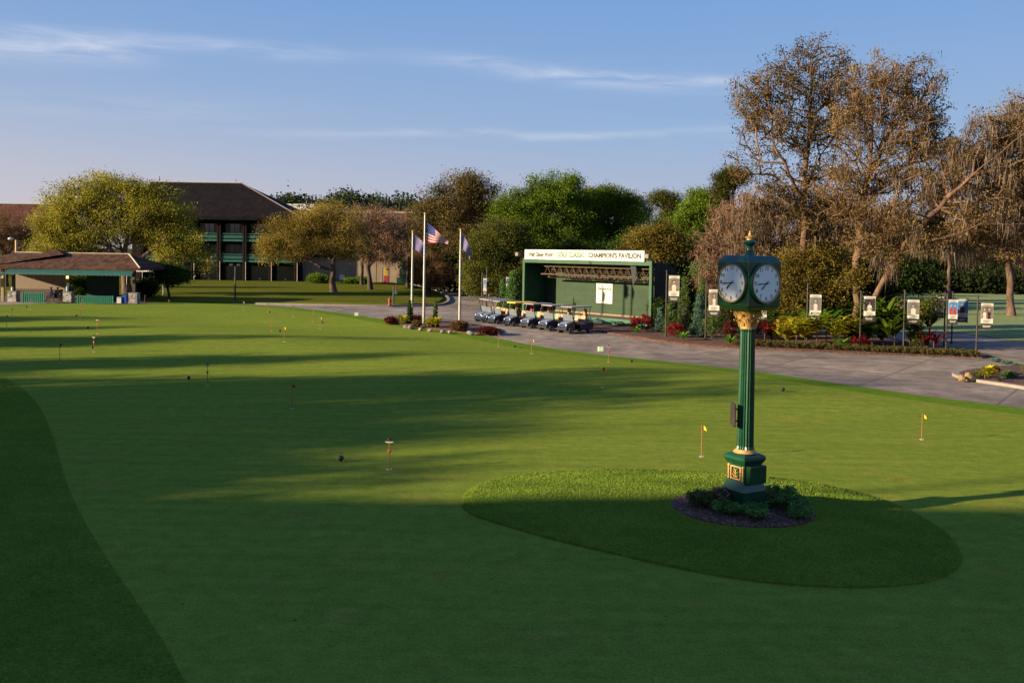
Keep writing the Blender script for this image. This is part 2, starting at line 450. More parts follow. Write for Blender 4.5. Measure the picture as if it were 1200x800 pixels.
# ================================================================ ground surfaces
def grass_mat(name, c1, c2, patch, fine=18, bump=.25, stripe=None, dist=.02):
    m, nt, N, L = nodes_of(name); b = N['Principled BSDF']; b.inputs['Roughness'].default_value = .95; b.inputs['Specular IOR Level'].default_value = 0.0
    tc = N.new('ShaderNodeTexCoord')
    def nz(s, d=4, ro=.6, vec=None):
        n = N.new('ShaderNodeTexNoise'); n.inputs['Scale'].default_value = s; n.inputs['Detail'].default_value = d; n.inputs['Roughness'].default_value = ro
        L.new(vec or tc.outputs['Object'], n.inputs['Vector']); return n.outputs['Fac']
    def mix(fac, a, b_, bl='MIX'):
        n = N.new('ShaderNodeMix'); n.data_type = 'RGBA'; n.blend_type = bl
        if isinstance(fac, float): n.inputs['Factor'].default_value = fac
        else: L.new(fac, n.inputs['Factor'])
        for s, v in (('A', a), ('B', b_)):
            if isinstance(v, tuple): n.inputs[s].default_value = (*v, 1)
            else: L.new(v, n.inputs[s])
        return n.outputs['Result']
    def ramp(f, a, b_):
        r = N.new('ShaderNodeMapRange'); L.new(f, r.inputs[0]); r.inputs[1].default_value = a; r.inputs[2].default_value = b_; return r.outputs[0]
    c = mix(ramp(nz(.22, 5), .3, .7), c1, c2)
    c = mix(ramp(nz(.6, 6, .7), .56, .78), c, patch)
    if stripe:
        mp = N.new('ShaderNodeMapping'); mp.inputs['Rotation'].default_value = (0, 0, stripe[0]); mp.inputs['Scale'].default_value = (.09, 1.5, 1)
        L.new(tc.outputs['Object'], mp.inputs['Vector']); s = nz(stripe[1], 4, .6, mp.outputs[0])
        c = mix(ramp(s, .42, .62), c, mix(.14, c, (0.03, .05, .015)))
    fn = nz(fine, 5, .8)
    mt = ramp(nz(2.6, 5, .7), .36, .64); c = mix(mt, mix(.80, c, (.02, .04, .006), 'MIX') if False else c, mix(.30, c, (.03, .065, .01)))
    g = N.new('ShaderNodeMapRange'); L.new(fn, g.inputs[0]); g.inputs[1].default_value = .34; g.inputs[2].default_value = .66; g.inputs[3].default_value = .66; g.inputs[4].default_value = 1.34
    h = N.new('ShaderNodeHueSaturation'); L.new(c, h.inputs['Color']); L.new(g.outputs[0], h.inputs['Value'])
    L.new(h.outputs[0], b.inputs['Base Color'])
    bp = N.new('ShaderNodeBump'); bp.inputs['Strength'].default_value = bump; bp.inputs['Distance'].default_value = dist
    L.new(fn, bp.inputs['Height']); L.new(bp.outputs[0], b.inputs['Normal'])
    MATS[name] = m; return m

G_putt = grass_mat('putting_grass', (.178, .232, .030), (.210, .254, .036), (.300, .225, .050), 26, .25, (.35, 1.6))
G_collar = grass_mat('collar_grass', (.105, .180, .018), (.13, .205, .020), (.15, .19, .024), 14, .35)
G_rough = grass_mat('rough_grass', (.120, .180, .022), (.150, .205, .026), (.095, .15, .018), 16, .8, dist=.05)
G_mound = grass_mat('mound_grass', (.130, .195, .022), (.165, .22, .026), (.105, .165, .018), 14, .9, dist=.05)
G_lawn = grass_mat('lawn_grass', (.090, .110, .014), (.14, .125, .018), (.23, .14, .030), 6, .5, dist=.05)
G_fair = grass_mat('fairway_grass', (.22, .28, .13), (.28, .30, .12), (.32, .28, .09), 3, .2, dist=.05)
G_wild = grass_mat('wild_ground', (.05, .06, .02), (.09, .07, .03), (.13, .075, .035), 4, .5, dist=.05)

def mulch_mat():
    m, nt, N, L = nodes_of('mulch'); b = N['Principled BSDF']; b.inputs['Roughness'].default_value = .9
    tc = N.new('ShaderNodeTexCoord'); v = N.new('ShaderNodeTexVoronoi'); v.inputs['Scale'].default_value = 24; v.inputs['Randomness'].default_value = 1
    mp = N.new('ShaderNodeMapping'); mp.inputs['Scale'].default_value = (1, .45, 1); L.new(tc.outputs['Object'], mp.inputs[0]); L.new(mp.outputs[0], v.inputs['Vector'])
    r = N.new('ShaderNodeValToRGB'); sc_ = N.new('ShaderNodeSeparateColor'); L.new(v.outputs['Color'], sc_.inputs[0]); L.new(sc_.outputs[0], r.inputs[0])
    r.color_ramp.elements[0].color = (.025, .010, .006, 1); r.color_ramp.elements[1].color = (.20, .085, .045, 1)
    e = r.color_ramp.elements.new(.6); e.color = (.085, .032, .016, 1)
    L.new(r.outputs[0], b.inputs['Base Color']); bp = N.new('ShaderNodeBump'); bp.inputs['Strength'].default_value = .9; bp.inputs['Distance'].default_value = .04
    L.new(v.outputs['Distance'], bp.inputs['Height']); L.new(bp.outputs[0], b.inputs['Normal']); return m
MULCH = mulch_mat()

def paving_mat():
    m, nt, N, L = nodes_of('pavement'); b = N['Principled BSDF']; b.inputs['Roughness'].default_value = .82; b.inputs['Specular IOR Level'].default_value = .35
    tc = N.new('ShaderNodeTexCoord')
    def nz(s, d, ro=.6):
        n = N.new('ShaderNodeTexNoise'); n.inputs['Scale'].default_value = s; n.inputs['Detail'].default_value = d; n.inputs['Roughness'].default_value = ro; L.new(tc.outputs['Object'], n.inputs['Vector']); return n.outputs['Fac']
    r = N.new('ShaderNodeValToRGB'); L.new(nz(.16, 6, .7), r.inputs[0]); r.color_ramp.elements[0].position = .33; r.color_ramp.elements[1].position = .68
    r.color_ramp.elements[0].color = (.165, .132, .105, 1); r.color_ramp.elements[1].color = (.43, .335, .245, 1)
    r2 = N.new('ShaderNodeValToRGB'); L.new(nz(.9, 8, .75), r2.inputs[0]); r2.color_ramp.elements[0].position = .35; r2.color_ramp.elements[1].position = .6
    r2.color_ramp.elements[0].color = (.50, .49, .50, 1); r2.color_ramp.elements[1].color = (1, 1, 1, 1)
    mx = N.new('ShaderNodeMix'); mx.data_type = 'RGBA'; mx.blend_type = 'MULTIPLY'; mx.inputs['Factor'].default_value = 1
    L.new(r.outputs[0], mx.inputs['A']); L.new(r2.outputs[0], mx.inputs['B'])
    # slab joints
    bk = N.new('ShaderNodeTexBrick'); mp = N.new('ShaderNodeMapping'); mp.inputs['Rotation'].default_value = (0, 0, .62); L.new(tc.outputs['Object'], mp.inputs[0]); L.new(mp.outputs[0], bk.inputs['Vector'])
    bk.inputs['Scale'].default_value = 1; bk.inputs['Brick Width'].default_value = 5.5; bk.inputs['Row Height'].default_value = 4.2; bk.inputs['Mortar Size'].default_value = .06; bk.offset = 0
    bk.inputs['Color1'].default_value = (1, 1, 1, 1); bk.inputs['Color2'].default_value = (.72, .72, .76, 1); bk.inputs['Mortar'].default_value = (.42, .40, .38, 1)
    mx2 = N.new('ShaderNodeMix'); mx2.data_type = 'RGBA'; mx2.blend_type = 'MULTIPLY'; mx2.inputs['Factor'].default_value = .8
    L.new(mx.outputs['Result'], mx2.inputs['A']); L.new(bk.outputs['Color'], mx2.inputs['B']); L.new(mx2.outputs['Result'], b.inputs['Base Color'])
    bp = N.new('ShaderNodeBump'); bp.inputs['Strength'].default_value = .25; bp.inputs['Distance'].default_value = .01; L.new(nz(30, 3), bp.inputs['Height']); L.new(bp.outputs[0], b.inputs['Normal'])
    return m
PAVE = paving_mat()
CONC = M('concrete_kerb', (.24, .20, .17), .85, .2, 3, .2)

def smooth_poly(pts, it=2, closed=True):
    for _ in range(it):
        q = []; n = len(pts)
        for i in range(n if closed else n-1):
            a, b = pts[i], pts[(i+1) % n]
            q += [(a[0]*.75+b[0]*.25, a[1]*.75+b[1]*.25), (a[0]*.25+b[0]*.75, a[1]*.25+b[1]*.75)]
        if not closed: q = [pts[0]] + q + [pts[-1]]
        pts = q
    return pts

def W2(pxs): return [tuple(at(x, y, 0))[:2] for x, y in pxs]

def sheet(name, poly, z, mat, step=1.0, skirt=0.0, hf=None, kind='structure', noh=False):
    bm = bmesh.new(); vs = [bm.verts.new((p[0], p[1], 0)) for p in poly]; f = bm.faces.new(vs)
    xs = [p[0] for p in poly]; ys = [p[1] for p in poly]
    if step:
        for ax, lo, hi in ((0, min(xs), max(xs)), (1, min(ys), max(ys))):
            k = math.floor(lo/step)+1
            while k*step < hi:
                c = [0, 0, 0]; c[ax] = k*step; nrm = [0, 0, 0]; nrm[ax] = 1
                bmesh.ops.bisect_plane(bm, geom=list(bm.verts)+list(bm.edges)+list(bm.faces), plane_co=c, plane_no=nrm, dist=1e-5); k += 1
    bmesh.ops.triangulate(bm, faces=[f for f in bm.faces if len(f.verts) > 4])
    if skirt:
        be = [e for e in bm.edges if len(e.link_faces) == 1]
        r = bmesh.ops.extrude_edge_only(bm, edges=be); low = set(v for v in r['geom'] if isinstance(v, bmesh.types.BMVert))
    else: low = set()
    for v in bm.verts:
        hh = (0 if noh else H(v.co.x, v.co.y)) + z + (hf(v.co.x, v.co.y) if hf else 0)
        v.co.z = hh - (skirt if v in low else 0)
    bmesh.ops.recalc_face_normals(bm, faces=bm.faces)
    for f in bm.faces:
        if abs(f.normal.z) > .3:
            f.smooth = True
            if f.normal.z < 0: f.normal_flip()
    me = bpy.data.meshes.new(name); bm.to_mesh(me); bm.free(); me.materials.append(mat)
    o = bpy.data.objects.new(name, me); COL.objects.link(o); o['kind'] = kind; return o

def strip(name, line, wid, z0, z1, mat, hscale=True, parent=None):
    """a kerb: a band of width wid along a world polyline"""
    mb = MB(); n = len(line); Lf = []; Rt = []
    for i, p in enumerate(line):
        a = Vector(line[max(0, i-1)]); b = Vector(line[min(n-1, i+1)]); d = (b-a).normalized(); nn = Vector((-d.y, d.x))
        Lf.append((p[0]+nn.x*wid/2, p[1]+nn.y*wid/2)); Rt.append((p[0]-nn.x*wid/2, p[1]-nn.y*wid/2))
    for i in range(n-1):
        mb.prism([Lf[i], Lf[i+1], Rt[i+1], Rt[i]], z0, z1)
    o = mb.build(name, mat, parent)
    if parent is None: o['kind'] = 'structure'
    return o

# base ground: a fine grid under the scene, big quads out to the horizon
gx = np.arange(-110, 111, 2.0); gy = np.arange(-40, 201, 2.0)
V = []; nx = len(gx)
for y in gy:
    for x in gx: V.append((x, y, H(x, y) - .05))
Fg = [(j*nx+i, j*nx+i+1, (j+1)*nx+i+1, (j+1)*nx+i) for j in range(len(gy)-1) for i in range(nx-1)]
b0 = len(V); S = 4000
V += [(-S, -S, -.05), (S, -S, -.05), (S, S, -.05), (-S, S, -.05), (-110, -40, -.05), (110, -40, -.05), (110, 200, -.05), (-110, 200, -.05)]
Fg += [(b0, b0+1, b0+5, b0+4), (b0+1, b0+2, b0+6, b0+5), (b0+2, b0+3, b0+7, b0+6), (b0+3, b0, b0+4, b0+7)]
g = npmesh('ground', V, Fg, G_wild, smooth=True); g['kind'] = 'structure'

edge_px = [(-90, 360), (0, 358), (80, 354.5), (160, 352.5), (230, 353.5), (280, 356), (330, 359), (380, 364), (430, 371), (480, 380.5), (520, 386), (560, 391), (640, 403), (700, 410.5), (760, 418), (860, 432), (960, 448), (1080, 464), (1200, 478), (1330, 495)]
edge_w = W2(edge_px)
out_poly = [(-70, edge_w[0][1])] + smooth_poly(edge_w, 1, False) + [(34, 24), (34, 3), (-70, 3)]
sheet('fringe_grass', out_poly, 0.0, G_collar, 1.0)
# the putting surface lies inside the fringe
inn = []
ew = smooth_poly(edge_w, 1, False)
for i, p in enumerate(ew):
    a = Vector(ew[max(0, i-1)]); b = Vector(ew[min(len(ew)-1, i+1)]); d = (b-a).normalized(); nn = Vector((d.y, -d.x))
    k = 1.7 if p[0] > -30 else 1.0
    inn.append((p[0]+nn.x*k, p[1]+nn.y*k))
sheet('putting_green', [(-69, inn[0][1])] + inn + [(33, 22), (33, 4), (-69, 4)], .006, G_putt, 1.0)
rough_px = [(-140, 436), (-60, 433), (0, 437), (22, 449), (45, 472), (60, 505), (70, 540), (80, 572), (98, 610), (125, 655), (160, 705), (195, 757), (222, 810), (250, 880)]
rough_w = smooth_poly(W2(rough_px), 1, False)
sheet('rough_grass', rough_w + [(-5.2, 5), (-40, 5), (-40, rough_w[0][1])], .013, G_rough, 1.0)
# teardrop mound round the clock
mound_px = [(540, 592), (544, 578), (566, 566), (610, 557), (680, 551.5), (760, 551), (850, 555), (950, 565), (1030, 584), (1092, 612), (1124, 640), (1127, 664), (1098, 682), (1040, 689), (960, 689), (880, 682), (800, 668), (720, 650), (640, 631), (580, 613), (550, 603)]
mound_w = smooth_poly(W2(mound_px), 2)
mc = at(872, 600, 0)
def mound_h(x, y):
    d = min(math.hypot(x-a, y-b) for a, b in mound_w); return .03 + .17*sstep(d/2.2)
sheet('mound', mound_w, .012, G_mound, .35, .06, mound_h)
def gz(x, y):
    """height of the walking surface near the clock"""
    return .012 + mound_h(x, y)

# clock bed
bedc = at(872, 597, .2); BC = Vector((bedc.x, bedc.y+.05))
bed = [(BC.x + 1.46*math.cos(a)*(1+.03*math.sin(3*a)), BC.y + 1.40*math.sin(a)*(1+.03*math.cos(2*a))) for a in np.linspace(0, 2*PI, 40)[:-1]]
sheet('mulch_bed', bed, .022, MULCH, .25, .05, lambda x, y: mound_h(x, y) + .05*(1-min(1, (math.hypot(x-BC.x, y-BC.y)/1.45)**2)) + .012*noise.noise(Vector((x*4, y*4, 0))))

# pavement: one broad sheet beneath kerbs and beds
pave = [(-75, edge_w[0][1]+2)] + [(p[0], p[1]-1.2) for p in edge_w] + [(60, 20), (60, 60), (30, 72), (24, 90), (10, 128), (-2, 150), (-12, 150), (-10, 118), (-75, 118)]
sheet('pavement', pave, -.010, PAVE, 1.0)

# lawn by the buildings
lawn_px = [(150, 352.5), (200, 353.5), (240, 354.5), (300, 356), (380, 357.5), (450, 358.6), (500, 358.4), (520, 356), (524, 351.5), (518, 345), (503, 339), (480, 334), (455, 331.5)]
lw = W2(lawn_px); lawn_poly = smooth_poly([(-44, 99)] + lw + [(-20, 150), (-20, 162), (-120, 162), (-120, 99)], 1)
sheet('lawn', lawn_poly, .13, G_lawn, 4.0, .16)
strip('lawn_kerb', smooth_poly(W2([(300, 356.6), (380, 358.2), (450, 359.3), (502, 359.1), (522, 356.8), (527, 351.5), (520, 344.3), (504, 338), (480, 333)]), 2, False), .3, -.02, .16, CONC)

# planting bed along the pavement, right
bedr_px = [(640, 384), (690, 388.5), (740, 395), (800, 403), (860, 407.5), (960, 412.5), (1050, 416), (1130, 418.5), (1158, 420), (1163, 417), (1120, 409), (1070, 402), (1040, 396), (960, 388), (860, 380), (780, 374), (700, 368)]
bedr = smooth_poly(W2(bedr_px), 1)
sheet('shrub_bed', bedr, .07, MULCH, 1.0, .1)
0 and strip('bed_kerb', smooth_poly(W2([(690, 389), (740, 395.6), (800, 403.6), (860, 408.2), (960, 413.2), (1050, 416.6), (1130, 419.2), (1160, 420.6)]), 1, False), .16, -.02, .06, CONC)
# round island at the right edge
isl = smooth_poly(W2([(1118, 440.5), (1122, 437), (1140, 433.5), (1170, 430.5), (1230, 428), (1300, 430), (1330, 450), (1290, 466), (1230, 460), (1180, 452), (1140, 446.5)]), 2)
sheet('island_bed', isl, .11, MULCH, .5, .14)
strip('island_kerb', isl + [isl[0]], .3, -.02, .115, CONC)
# fairway and the cart path beyond
fair = W2([(1000, 392), (1090, 388), (1140, 392), (1200, 401), (1330, 420)]) + [(70, 60), (105, 160), (72, 172), (48, 165), (20, 150), (24, 100)]
sheet('fairway', smooth_poly(fair, 1), .012, G_fair, 2.0)
sheet('cart_path', smooth_poly(W2([(1085, 398), (1110, 396), (1140, 399), (1180, 407), (1240, 421), (1400, 452), (1400, 470), (1280, 440), (1240, 428), (1150, 413), (1100, 405), (1060, 400)]), 1), .02, PAVE, 2.0)

# flagpole bed at the edge of the green
fb = smooth_poly(W2([(452, 374), (500, 379), (560, 384.5), (620, 386), (640, 392), (632, 396.5), (600, 394), (560, 391.5), (500, 386.5), (455, 380.5)]), 1)
fb = smooth_poly(W2([(448, 376), (462, 373.5), (500, 377), (550, 382), (586, 387), (592, 391), (570, 392.3), (530, 389), (490, 384), (455, 379.5)]), 1)
sheet('flagpole_bed', fb, .05, MULCH, 1.0, .08)

# standing grass blades where the turf is left longer (seen closest)
def blades(name, n, inside, hfun, hgt, mat, bb, rng, keep=None):
    P = []; tries = 0
    xs = rng.uniform(bb[0], bb[1], n*3); ys = rng.uniform(bb[2], bb[3], n*3)
    ok = inside(xs, ys); xs = xs[ok][:n]; ys = ys[ok][:n]
    zs = np.array([hfun(x, y) for x, y in zip(xs, ys)])
    Pn = np.stack([xs, ys, zs], 1); D = rng.normal(size=Pn.shape)*.45; D[:, 2] = 1; D /= np.linalg.norm(D, axis=1)[:, None]
    V, Fa = spikes_np(Pn, D, rng.uniform(.5, 1.3, len(Pn))*hgt, rng.uniform(.010, .018, len(Pn)), rng)
    lum = .5 + .35*np.sin(xs*1.7+np.sin(ys*2.1)*1.5)*np.sin(ys*2.3) ; t = np.clip(lum + rng.normal(size=len(xs))*.25, 0, 1)
    o = npmesh(name, V, Fa, mat, None, tone=np.repeat(t, 3)); return tag(o, None, None, None, 'stuff')
def inpoly(poly):
    px_ = np.array([p[0] for p in poly]); py_ = np.array([p[1] for p in poly])
    def f(xs, ys):
        c = np.zeros(len(xs), bool); j = len(px_)-1
        for i in range(len(px_)):
            cond = ((py_[i] > ys) != (py_[j] > ys)) & (xs < (px_[j]-px_[i])*(ys-py_[i])/(py_[j]-py_[i]+1e-12)+px_[i]); c ^= cond; j = i
        return c
    return f
BLADE_M = leafmat('blade_mound', (.10, .17, .020), (.22, .29, .036), .35)
BLADE_R = leafmat('blade_rough', (.10, .16, .016), (.19, .25, .032), .3)
mi = inpoly(mound_w)
mwn = np.array(mound_w)
o = blades('grass', 60000, lambda x, y: mi(x, y) & (((x-BC.x)/1.5)**2 + ((y-BC.y)/1.44)**2 > 1), lambda x, y: gz(x, y), .032, BLADE_M,
       (mwn[:, 0].min(), mwn[:, 0].max(), mwn[:, 1].min(), mwn[:, 1].max()), np.random.default_rng(3))
tag(o, 'longer grass covering the teardrop mound around the clock', 'grass')
ri = inpoly(rough_w + [(-5.2, 5), (-40, 5), (-40, rough_w[0][1])])
o = blades('grass', 90000, lambda x, y: ri(x, y) & (x > -.62*y-1), lambda x, y: H(x, y)+.012, .035, BLADE_R, (-26, -3, 9, 38), np.random.default_rng(4))
tag(o, 'dark coarser grass filling the lower left corner beside the putting green', 'grass')
# ================================================================ shared materials
GREEN = M('green_paint', (.004, .045, .017), .33, .35, 3, .05, spec=.5, coat=.3)
GREEN_D = M('dark_green_paint', (.006, .045, .024), .5, .2, 3)
GOLD = M('gold_paint', (.42, .21, .05), .42, .3, 14, .5, metal=.35, col2=(.68, .40, .13))
BLACK = M('black_metal', (.012, .011, .011), .45, .3, 5)
BRONZE = M('bronze_post', (.035, .026, .022), .5, .3, 4)
WHITE = M('white_paint', (.55, .53, .49), .5, .05, 3)
CREAM = M('cream_board', (.56, .52, .42), .6, .04, 2)
DIAL = M('clock_dial', (.92, .87, .78), .45, .03, 4)
INK = M('black_ink', (.01, .01, .01), .5, .1, 4)
GREENINK = M('green_ink', (.015, .12, .05), .5, .1, 4)
ALU = M('flagpole_aluminium', (.42, .39, .35), .38, .1, 3, metal=.5)
TYRE = M('tyre_rubber', (.018, .017, .017), .85, .2, 20)
RIM = M('wheel_rim', (.6, .6, .62), .35, .1, 5, metal=.5)
NAVY = M('cart_body', (.012, .018, .035), .28, .2, 2, spec=.5, coat=.4)
TAN = M('tan_vinyl', (.38, .25, .14), .6, .15, 5)
GLASSY = M('tinted_screen', (.13, .155, .175), .2, .15, 2, spec=.7)
ROOFC = M('cart_roof', (.24, .21, .19), .6, .08, 3)
YEL = M('yellow_paint', (.80, .52, .02), .45, .1, 4)
RED = M('red_paint', (.55, .02, .02), .5, .15, 4)
STICK = M('flagstick_paint', (.30, .10, .045), .5, .35, 12, stretch=(1, 1, 4))
FLAGY = M('flag_yellow', (.60, .40, .02), .7, .1, 10)
FLAGR = M('flag_red', (.40, .07, .03), .7, .15, 10)
CUPW = M('cup_white', (.75, .75, .72), .5, .05, 8)

# ================================================================ the clock
CL = Vector((BC.x, BC.y, gz(BC.x, BC.y)+.02))
S_ = CL.y/F                     # metres per photo pixel at the clock
ck = thing('post_clock', 'tall green four-faced post clock with gold trim in the planted bed on the mound', 'clock', tuple(CL), PI/4 - math.atan2(CL.x, CL.y))
# local z of photo rows
def cz(py): return (atd(873, py, CL.y)).z - CL.z
mb = MB()
r2 = math.sqrt(2)
def sq(rh): return rh*r2
zb = lambda py: cz(py)
mb.lathe([(sq(.345), -.1), (sq(.345), .12), (sq(.335), .15), (sq(.30), .17)], 4, sq=True)
mb.lathe([(sq(.315), .15), (sq(.318), zb(572)), (sq(.275), zb(565)), (sq(.25), zb(561))], 4, sq=True)
mb.build('base_step', GREEN, ck)
mb = MB(); mb.lathe([(sq(.238), zb(562)), (sq(.238), zb(541))], 4, sq=True); pl_o = mb.build('pedestal', GREEN, ck)
mb = MB(); mb.lathe([(sq(.25), zb(541.5)), (sq(.275), zb(539)), (sq(.30), zb(536)), (sq(.295), zb(533)), (sq(.25), zb(531)), (sq(.19), zb(529.5))], 4, sq=True)
mb.build('pedestal_cap', GREEN, ck)
# access box on the right-hand face (+x local), panel on the left-hand face (-y local)
mb = MB(); mb.bbox(-.20, .262, -.36, -.239, zb(563), zb(542.5), .012); ab = mb.build('access_box', GREEN, ck)
mb = MB()
z0, z1 = zb(561), zb(543); LF = Matrix.Rotation(-PI/2, 4, 'Z')
mb.box(-.145, .145, -.253, -.239, z0+.02, z0+.045, LF); mb.box(-.145, .145, -.253, -.239, z1-.045, z1-.02, LF)
mb.box(-.145, -.12, -.253, -.239, z0+.045, z1-.045, LF); mb.box(.12, .145, -.253, -.239, z0+.045, z1-.045, LF)
pf = mb.build('panel_frame', GOLD, ck)
for sx in (-.20, .20):
    MB().lathe([(.022, z0), (.03, z0+.03), (.022, z0+.06), (.024, z1-.06), (.032, z1-.03), (.02, z1)], 8, c=(sx, -.243), mat=LF).build('corner_trim', GOLD, ck)
mb = MB(); zc = (z0+z1)/2     # ornament: a plain branching scroll
mb.box(-.013, .013, -.256, -.239, z0+.07, z1-.09, LF)
for k, zz in enumerate((-.06, .0, .06)):
    w_ = .085-.02*k
    mb.tube([LF @ Vector(q) for q in ((-w_, -.25, zc+zz+.03), (-w_*.5, -.25, zc+zz-.005), (0, -.25, zc+zz), (w_*.5, -.25, zc+zz-.005), (w_, -.25, zc+zz+.03))], .011, 6)
mb.box(-.06, .06, -.256, -.239, z0+.065, z0+.085, LF)
mb.build('ornament', GOLD, ck)
# shaft
zs0, zs1 = zb(527), zb(385)
mb = MB(); mb.lathe([(.22, zb(530)), (.245, zb(529.2)), (.225, zb(528)), (.21, zb(527)), (.19, zb(525.5))], 24); mb.build('base_ring', GOLD, ck, True)
mb = MB(); mb.lathe([(.19, zs0-.03), (.19, zs0+.03), (.175, zs0+.09), (.152, zs1-.05), (.165, zs1-.03), (.165, zs1)], 40, flute=.10); mb.build('shaft', GREEN, ck)
# gilded leaf capital
mb = MB(); zt = zb(364.2)
mb.lathe([(.155, zs1), (.17, zs1+.04), (.15, zs1+.09), (.17, zs1+.2), (.26, zt-.06), (.28, zt)], 20)
for tier, (zz, rr, hh, nn) in enumerate(((zs1+.04, .165, .16, 8), (zs1+.13, .185, .18, 8), (zs1+.21, .23, .17, 8))):
    for t in range(nn):
        a = 2*PI*(t+.5*tier)/nn; c, s = math.cos(a), math.sin(a); wv = .05
        pts = [(rr, 0, .05), (rr+.02, hh*.5, .065), (rr+.07, hh*.9, .05), (rr+.11, hh*.95, .02), (rr+.10, hh*.75, .01)]
        vs = []
        for r_, z_, w_ in pts:
            for sg in (-1, 0, 1): vs.append(((r_ + (.02 if sg == 0 else 0))*c - sg*w_*s, (r_ + (.02 if sg == 0 else 0))*s + sg*w_*c, zz+z_))
        fs = [(i*3+j, i*3+j+1, (i+1)*3+j+1, (i+1)*3+j) for i in range(4) for j in range(2)]
        mb.add(vs, fs)
mb.build('capital', GOLD, ck, True, 60)
# head
h = .445; zh0, zh1 = zb(363), zb(299.3); ch = .11
def sqr(r, z): return [(-r, -r, z), (r, -r, z), (r, r, z), (-r, r, z)]
mb = MB(); prof = [(h-.09, zh0), (h, zh0+.09), (h, zh1-.12), (h-.10, zh1)]
vs = [v for r, z in prof for v in sqr(r, z)]; fs = [(3, 2, 1, 0), (12, 13, 14, 15)] + [(i*4+j, i*4+(j+1) % 4, (i+1)*4+(j+1) % 4, (i+1)*4+j) for i in range(3) for j in range(4)]
mb.add(vs, fs); hd = mb.build('clock_head', GREEN, ck)
bm = bmesh.new(); bm.from_mesh(hd.data)
bmesh.ops.bevel(bm, geom=list(bm.edges), offset=.018, segments=3, profile=.6, affect='EDGES'); bm.to_mesh(hd.data); bm.free()
zd = (zh0+zh1)/2 + .0; R = .375
for k in range(4):
    m4 = Matrix.Rotation(k*PI/2, 4, 'Z') @ Matrix.Translation((0, -h, zd)) @ Matrix.Rotation(PI/2, 4, 'X')   # local xy = dial plane, +z outward
    mb = MB(); mb.lathe([(R+.052, 0), (R+.052, .03), (R+.03, .055), (R+.014, .05), (R+.014, 0)], 56, mat=m4); dz = mb.build('dial_surround', GREEN, ck, True, 35)
    mb = MB(); mb.lathe([(R+.0135, .02), (R+.012, .058), (R-.004, .056), (R-.012, .034), (R-.012, .02)], 56, mat=m4); mb.build('dial_bezel', GOLD, ck, True, 35)
    mb = MB(); mb.disc((0, 0, .036), R-.011, m4, 56); dl = mb.build('dial', DIAL, ck)
    for hr in range(12):
        a = math.radians(90-30*(hr or 12)); rr = R*.80
        st_ = str(hr or 12)
        for qi, q in enumerate(st_):
            dx = 0 if len(st_) == 1 else (-.028 if qi == 0 else .028)
            loc = m4 @ Vector((rr*math.cos(a)+dx, rr*math.sin(a), .040))
            nm = text(q, .098, INK, dl, loc, m4.to_euler(), 'numeral', ext=.001, bold=.0012)
    mb = MB()
    for t in range(60):
        a = 2*PI*t/60; l_ = .018 if t % 5 else .028; r0, r1 = R*.955-l_, R*.955; wd = .0022 if t % 5 else .004
        c, s = math.cos(a), math.sin(a)
        mb.add([m4 @ Vector((r*c-q*s, r*s+q*c, .0375)) for r, q in ((r0, -wd), (r1, -wd), (r1, wd), (r0, wd))], [(0, 1, 2, 3)])
    vs = [m4 @ Vector((rr_*math.cos(2*PI*t/60), rr_*math.sin(2*PI*t/60), .0376)) for rr_ in (R*.952, R*.958) for t in range(60)]
    mb.add(vs, [(t, (t+1) % 60, 60+(t+1) % 60, 60+t) for t in range(60)])
    mb.build('minute_track', INK, dl)
    def hand(ang, ln, tail, w_, z_):
        a = math.radians(90-ang); c, s = math.cos(a), math.sin(a); q = []
        for r, o in ((-tail, -w_*.5), (0, -w_*.6), (ln*.62, -w_), (ln*.75, -w_*1.1), (ln, 0), (ln*.75, w_*1.1), (ln*.62, w_), (0, w_*.6), (-tail, w_*.5)):
            q.append((r*c-o*s, r*s+o*c))
        mb = MB(); mb.prism(q, z_, z_+.003, m4); return mb
    hand(228, .20, .07, .013, .044).build('hour_hand', INK, dl); hand(266, .285, .09, .010, .049).build('minute_hand', INK, dl)
    mb = MB(); mb.lathe([(.018, .043), (.018, .055)], 12, mat=m4); mb.build('hand_hub', INK, dl)
# finial
mb = MB(); f0 = zh1
mb.lathe([(.12, f0-.01), (.105, f0+.04), (.07, f0+.07), (.085, zb(291)), (.06, zb(289)), (.075, zb(287.5)), (.13, zb(285.5)), (.14, zb(284)), (.11, zb(282)), (.07, zb(281))], 24); mb.build('finial_base', GREEN, ck, True, 60)
mb = MB(); mb.lathe([(.07, zb(281)), (.065, zb(279.6)), (.10, zb(278.6)), (.105, zb(277.8)), (.05, zb(276.6)), (.03, zb(274.8)), (.034, zb(273.8)), (.018, zb(272.6)), (.02, zb(271.6)), (.004, zb(270.2))], 20); mb.build('finial_tip', GOLD, ck, True, 60)
# thermometer-like plate bracketed to the shaft, seen edge on
mb = MB()
ang = -PI/4 - .35 + PI   # toward photo left
dirv = Matrix.Rotation(-ck.rotation_euler.z, 3, 'Z') @ Vector((-1, 0, 0)); pv = Vector((-dirv.y, dirv.x, 0))
c0 = dirv*.26
pm = Matrix(((dirv.x, pv.x, 0, c0.x), (dirv.y, pv.y, 0, c0.y), (0, 0, 1, 0), (0, 0, 0, 1)))
mb.bbox(-.015, .015, -.19, .19, zb(499), zb(472), .006, pm); plq = mb.build('side_plaque', BRONZE, ck)
for z_ in (480, 494): MB().box(-.11, -.0152, -.03, .03, zb(z_), zb(z_-1.5), pm).build('bracket', BRONZE, plq)
mb = MB(); mb.box(-.0175, -.0151, -.17, .17, zb(497.5), zb(473.5), pm); mb.build('plaque_face', CREAM, plq)

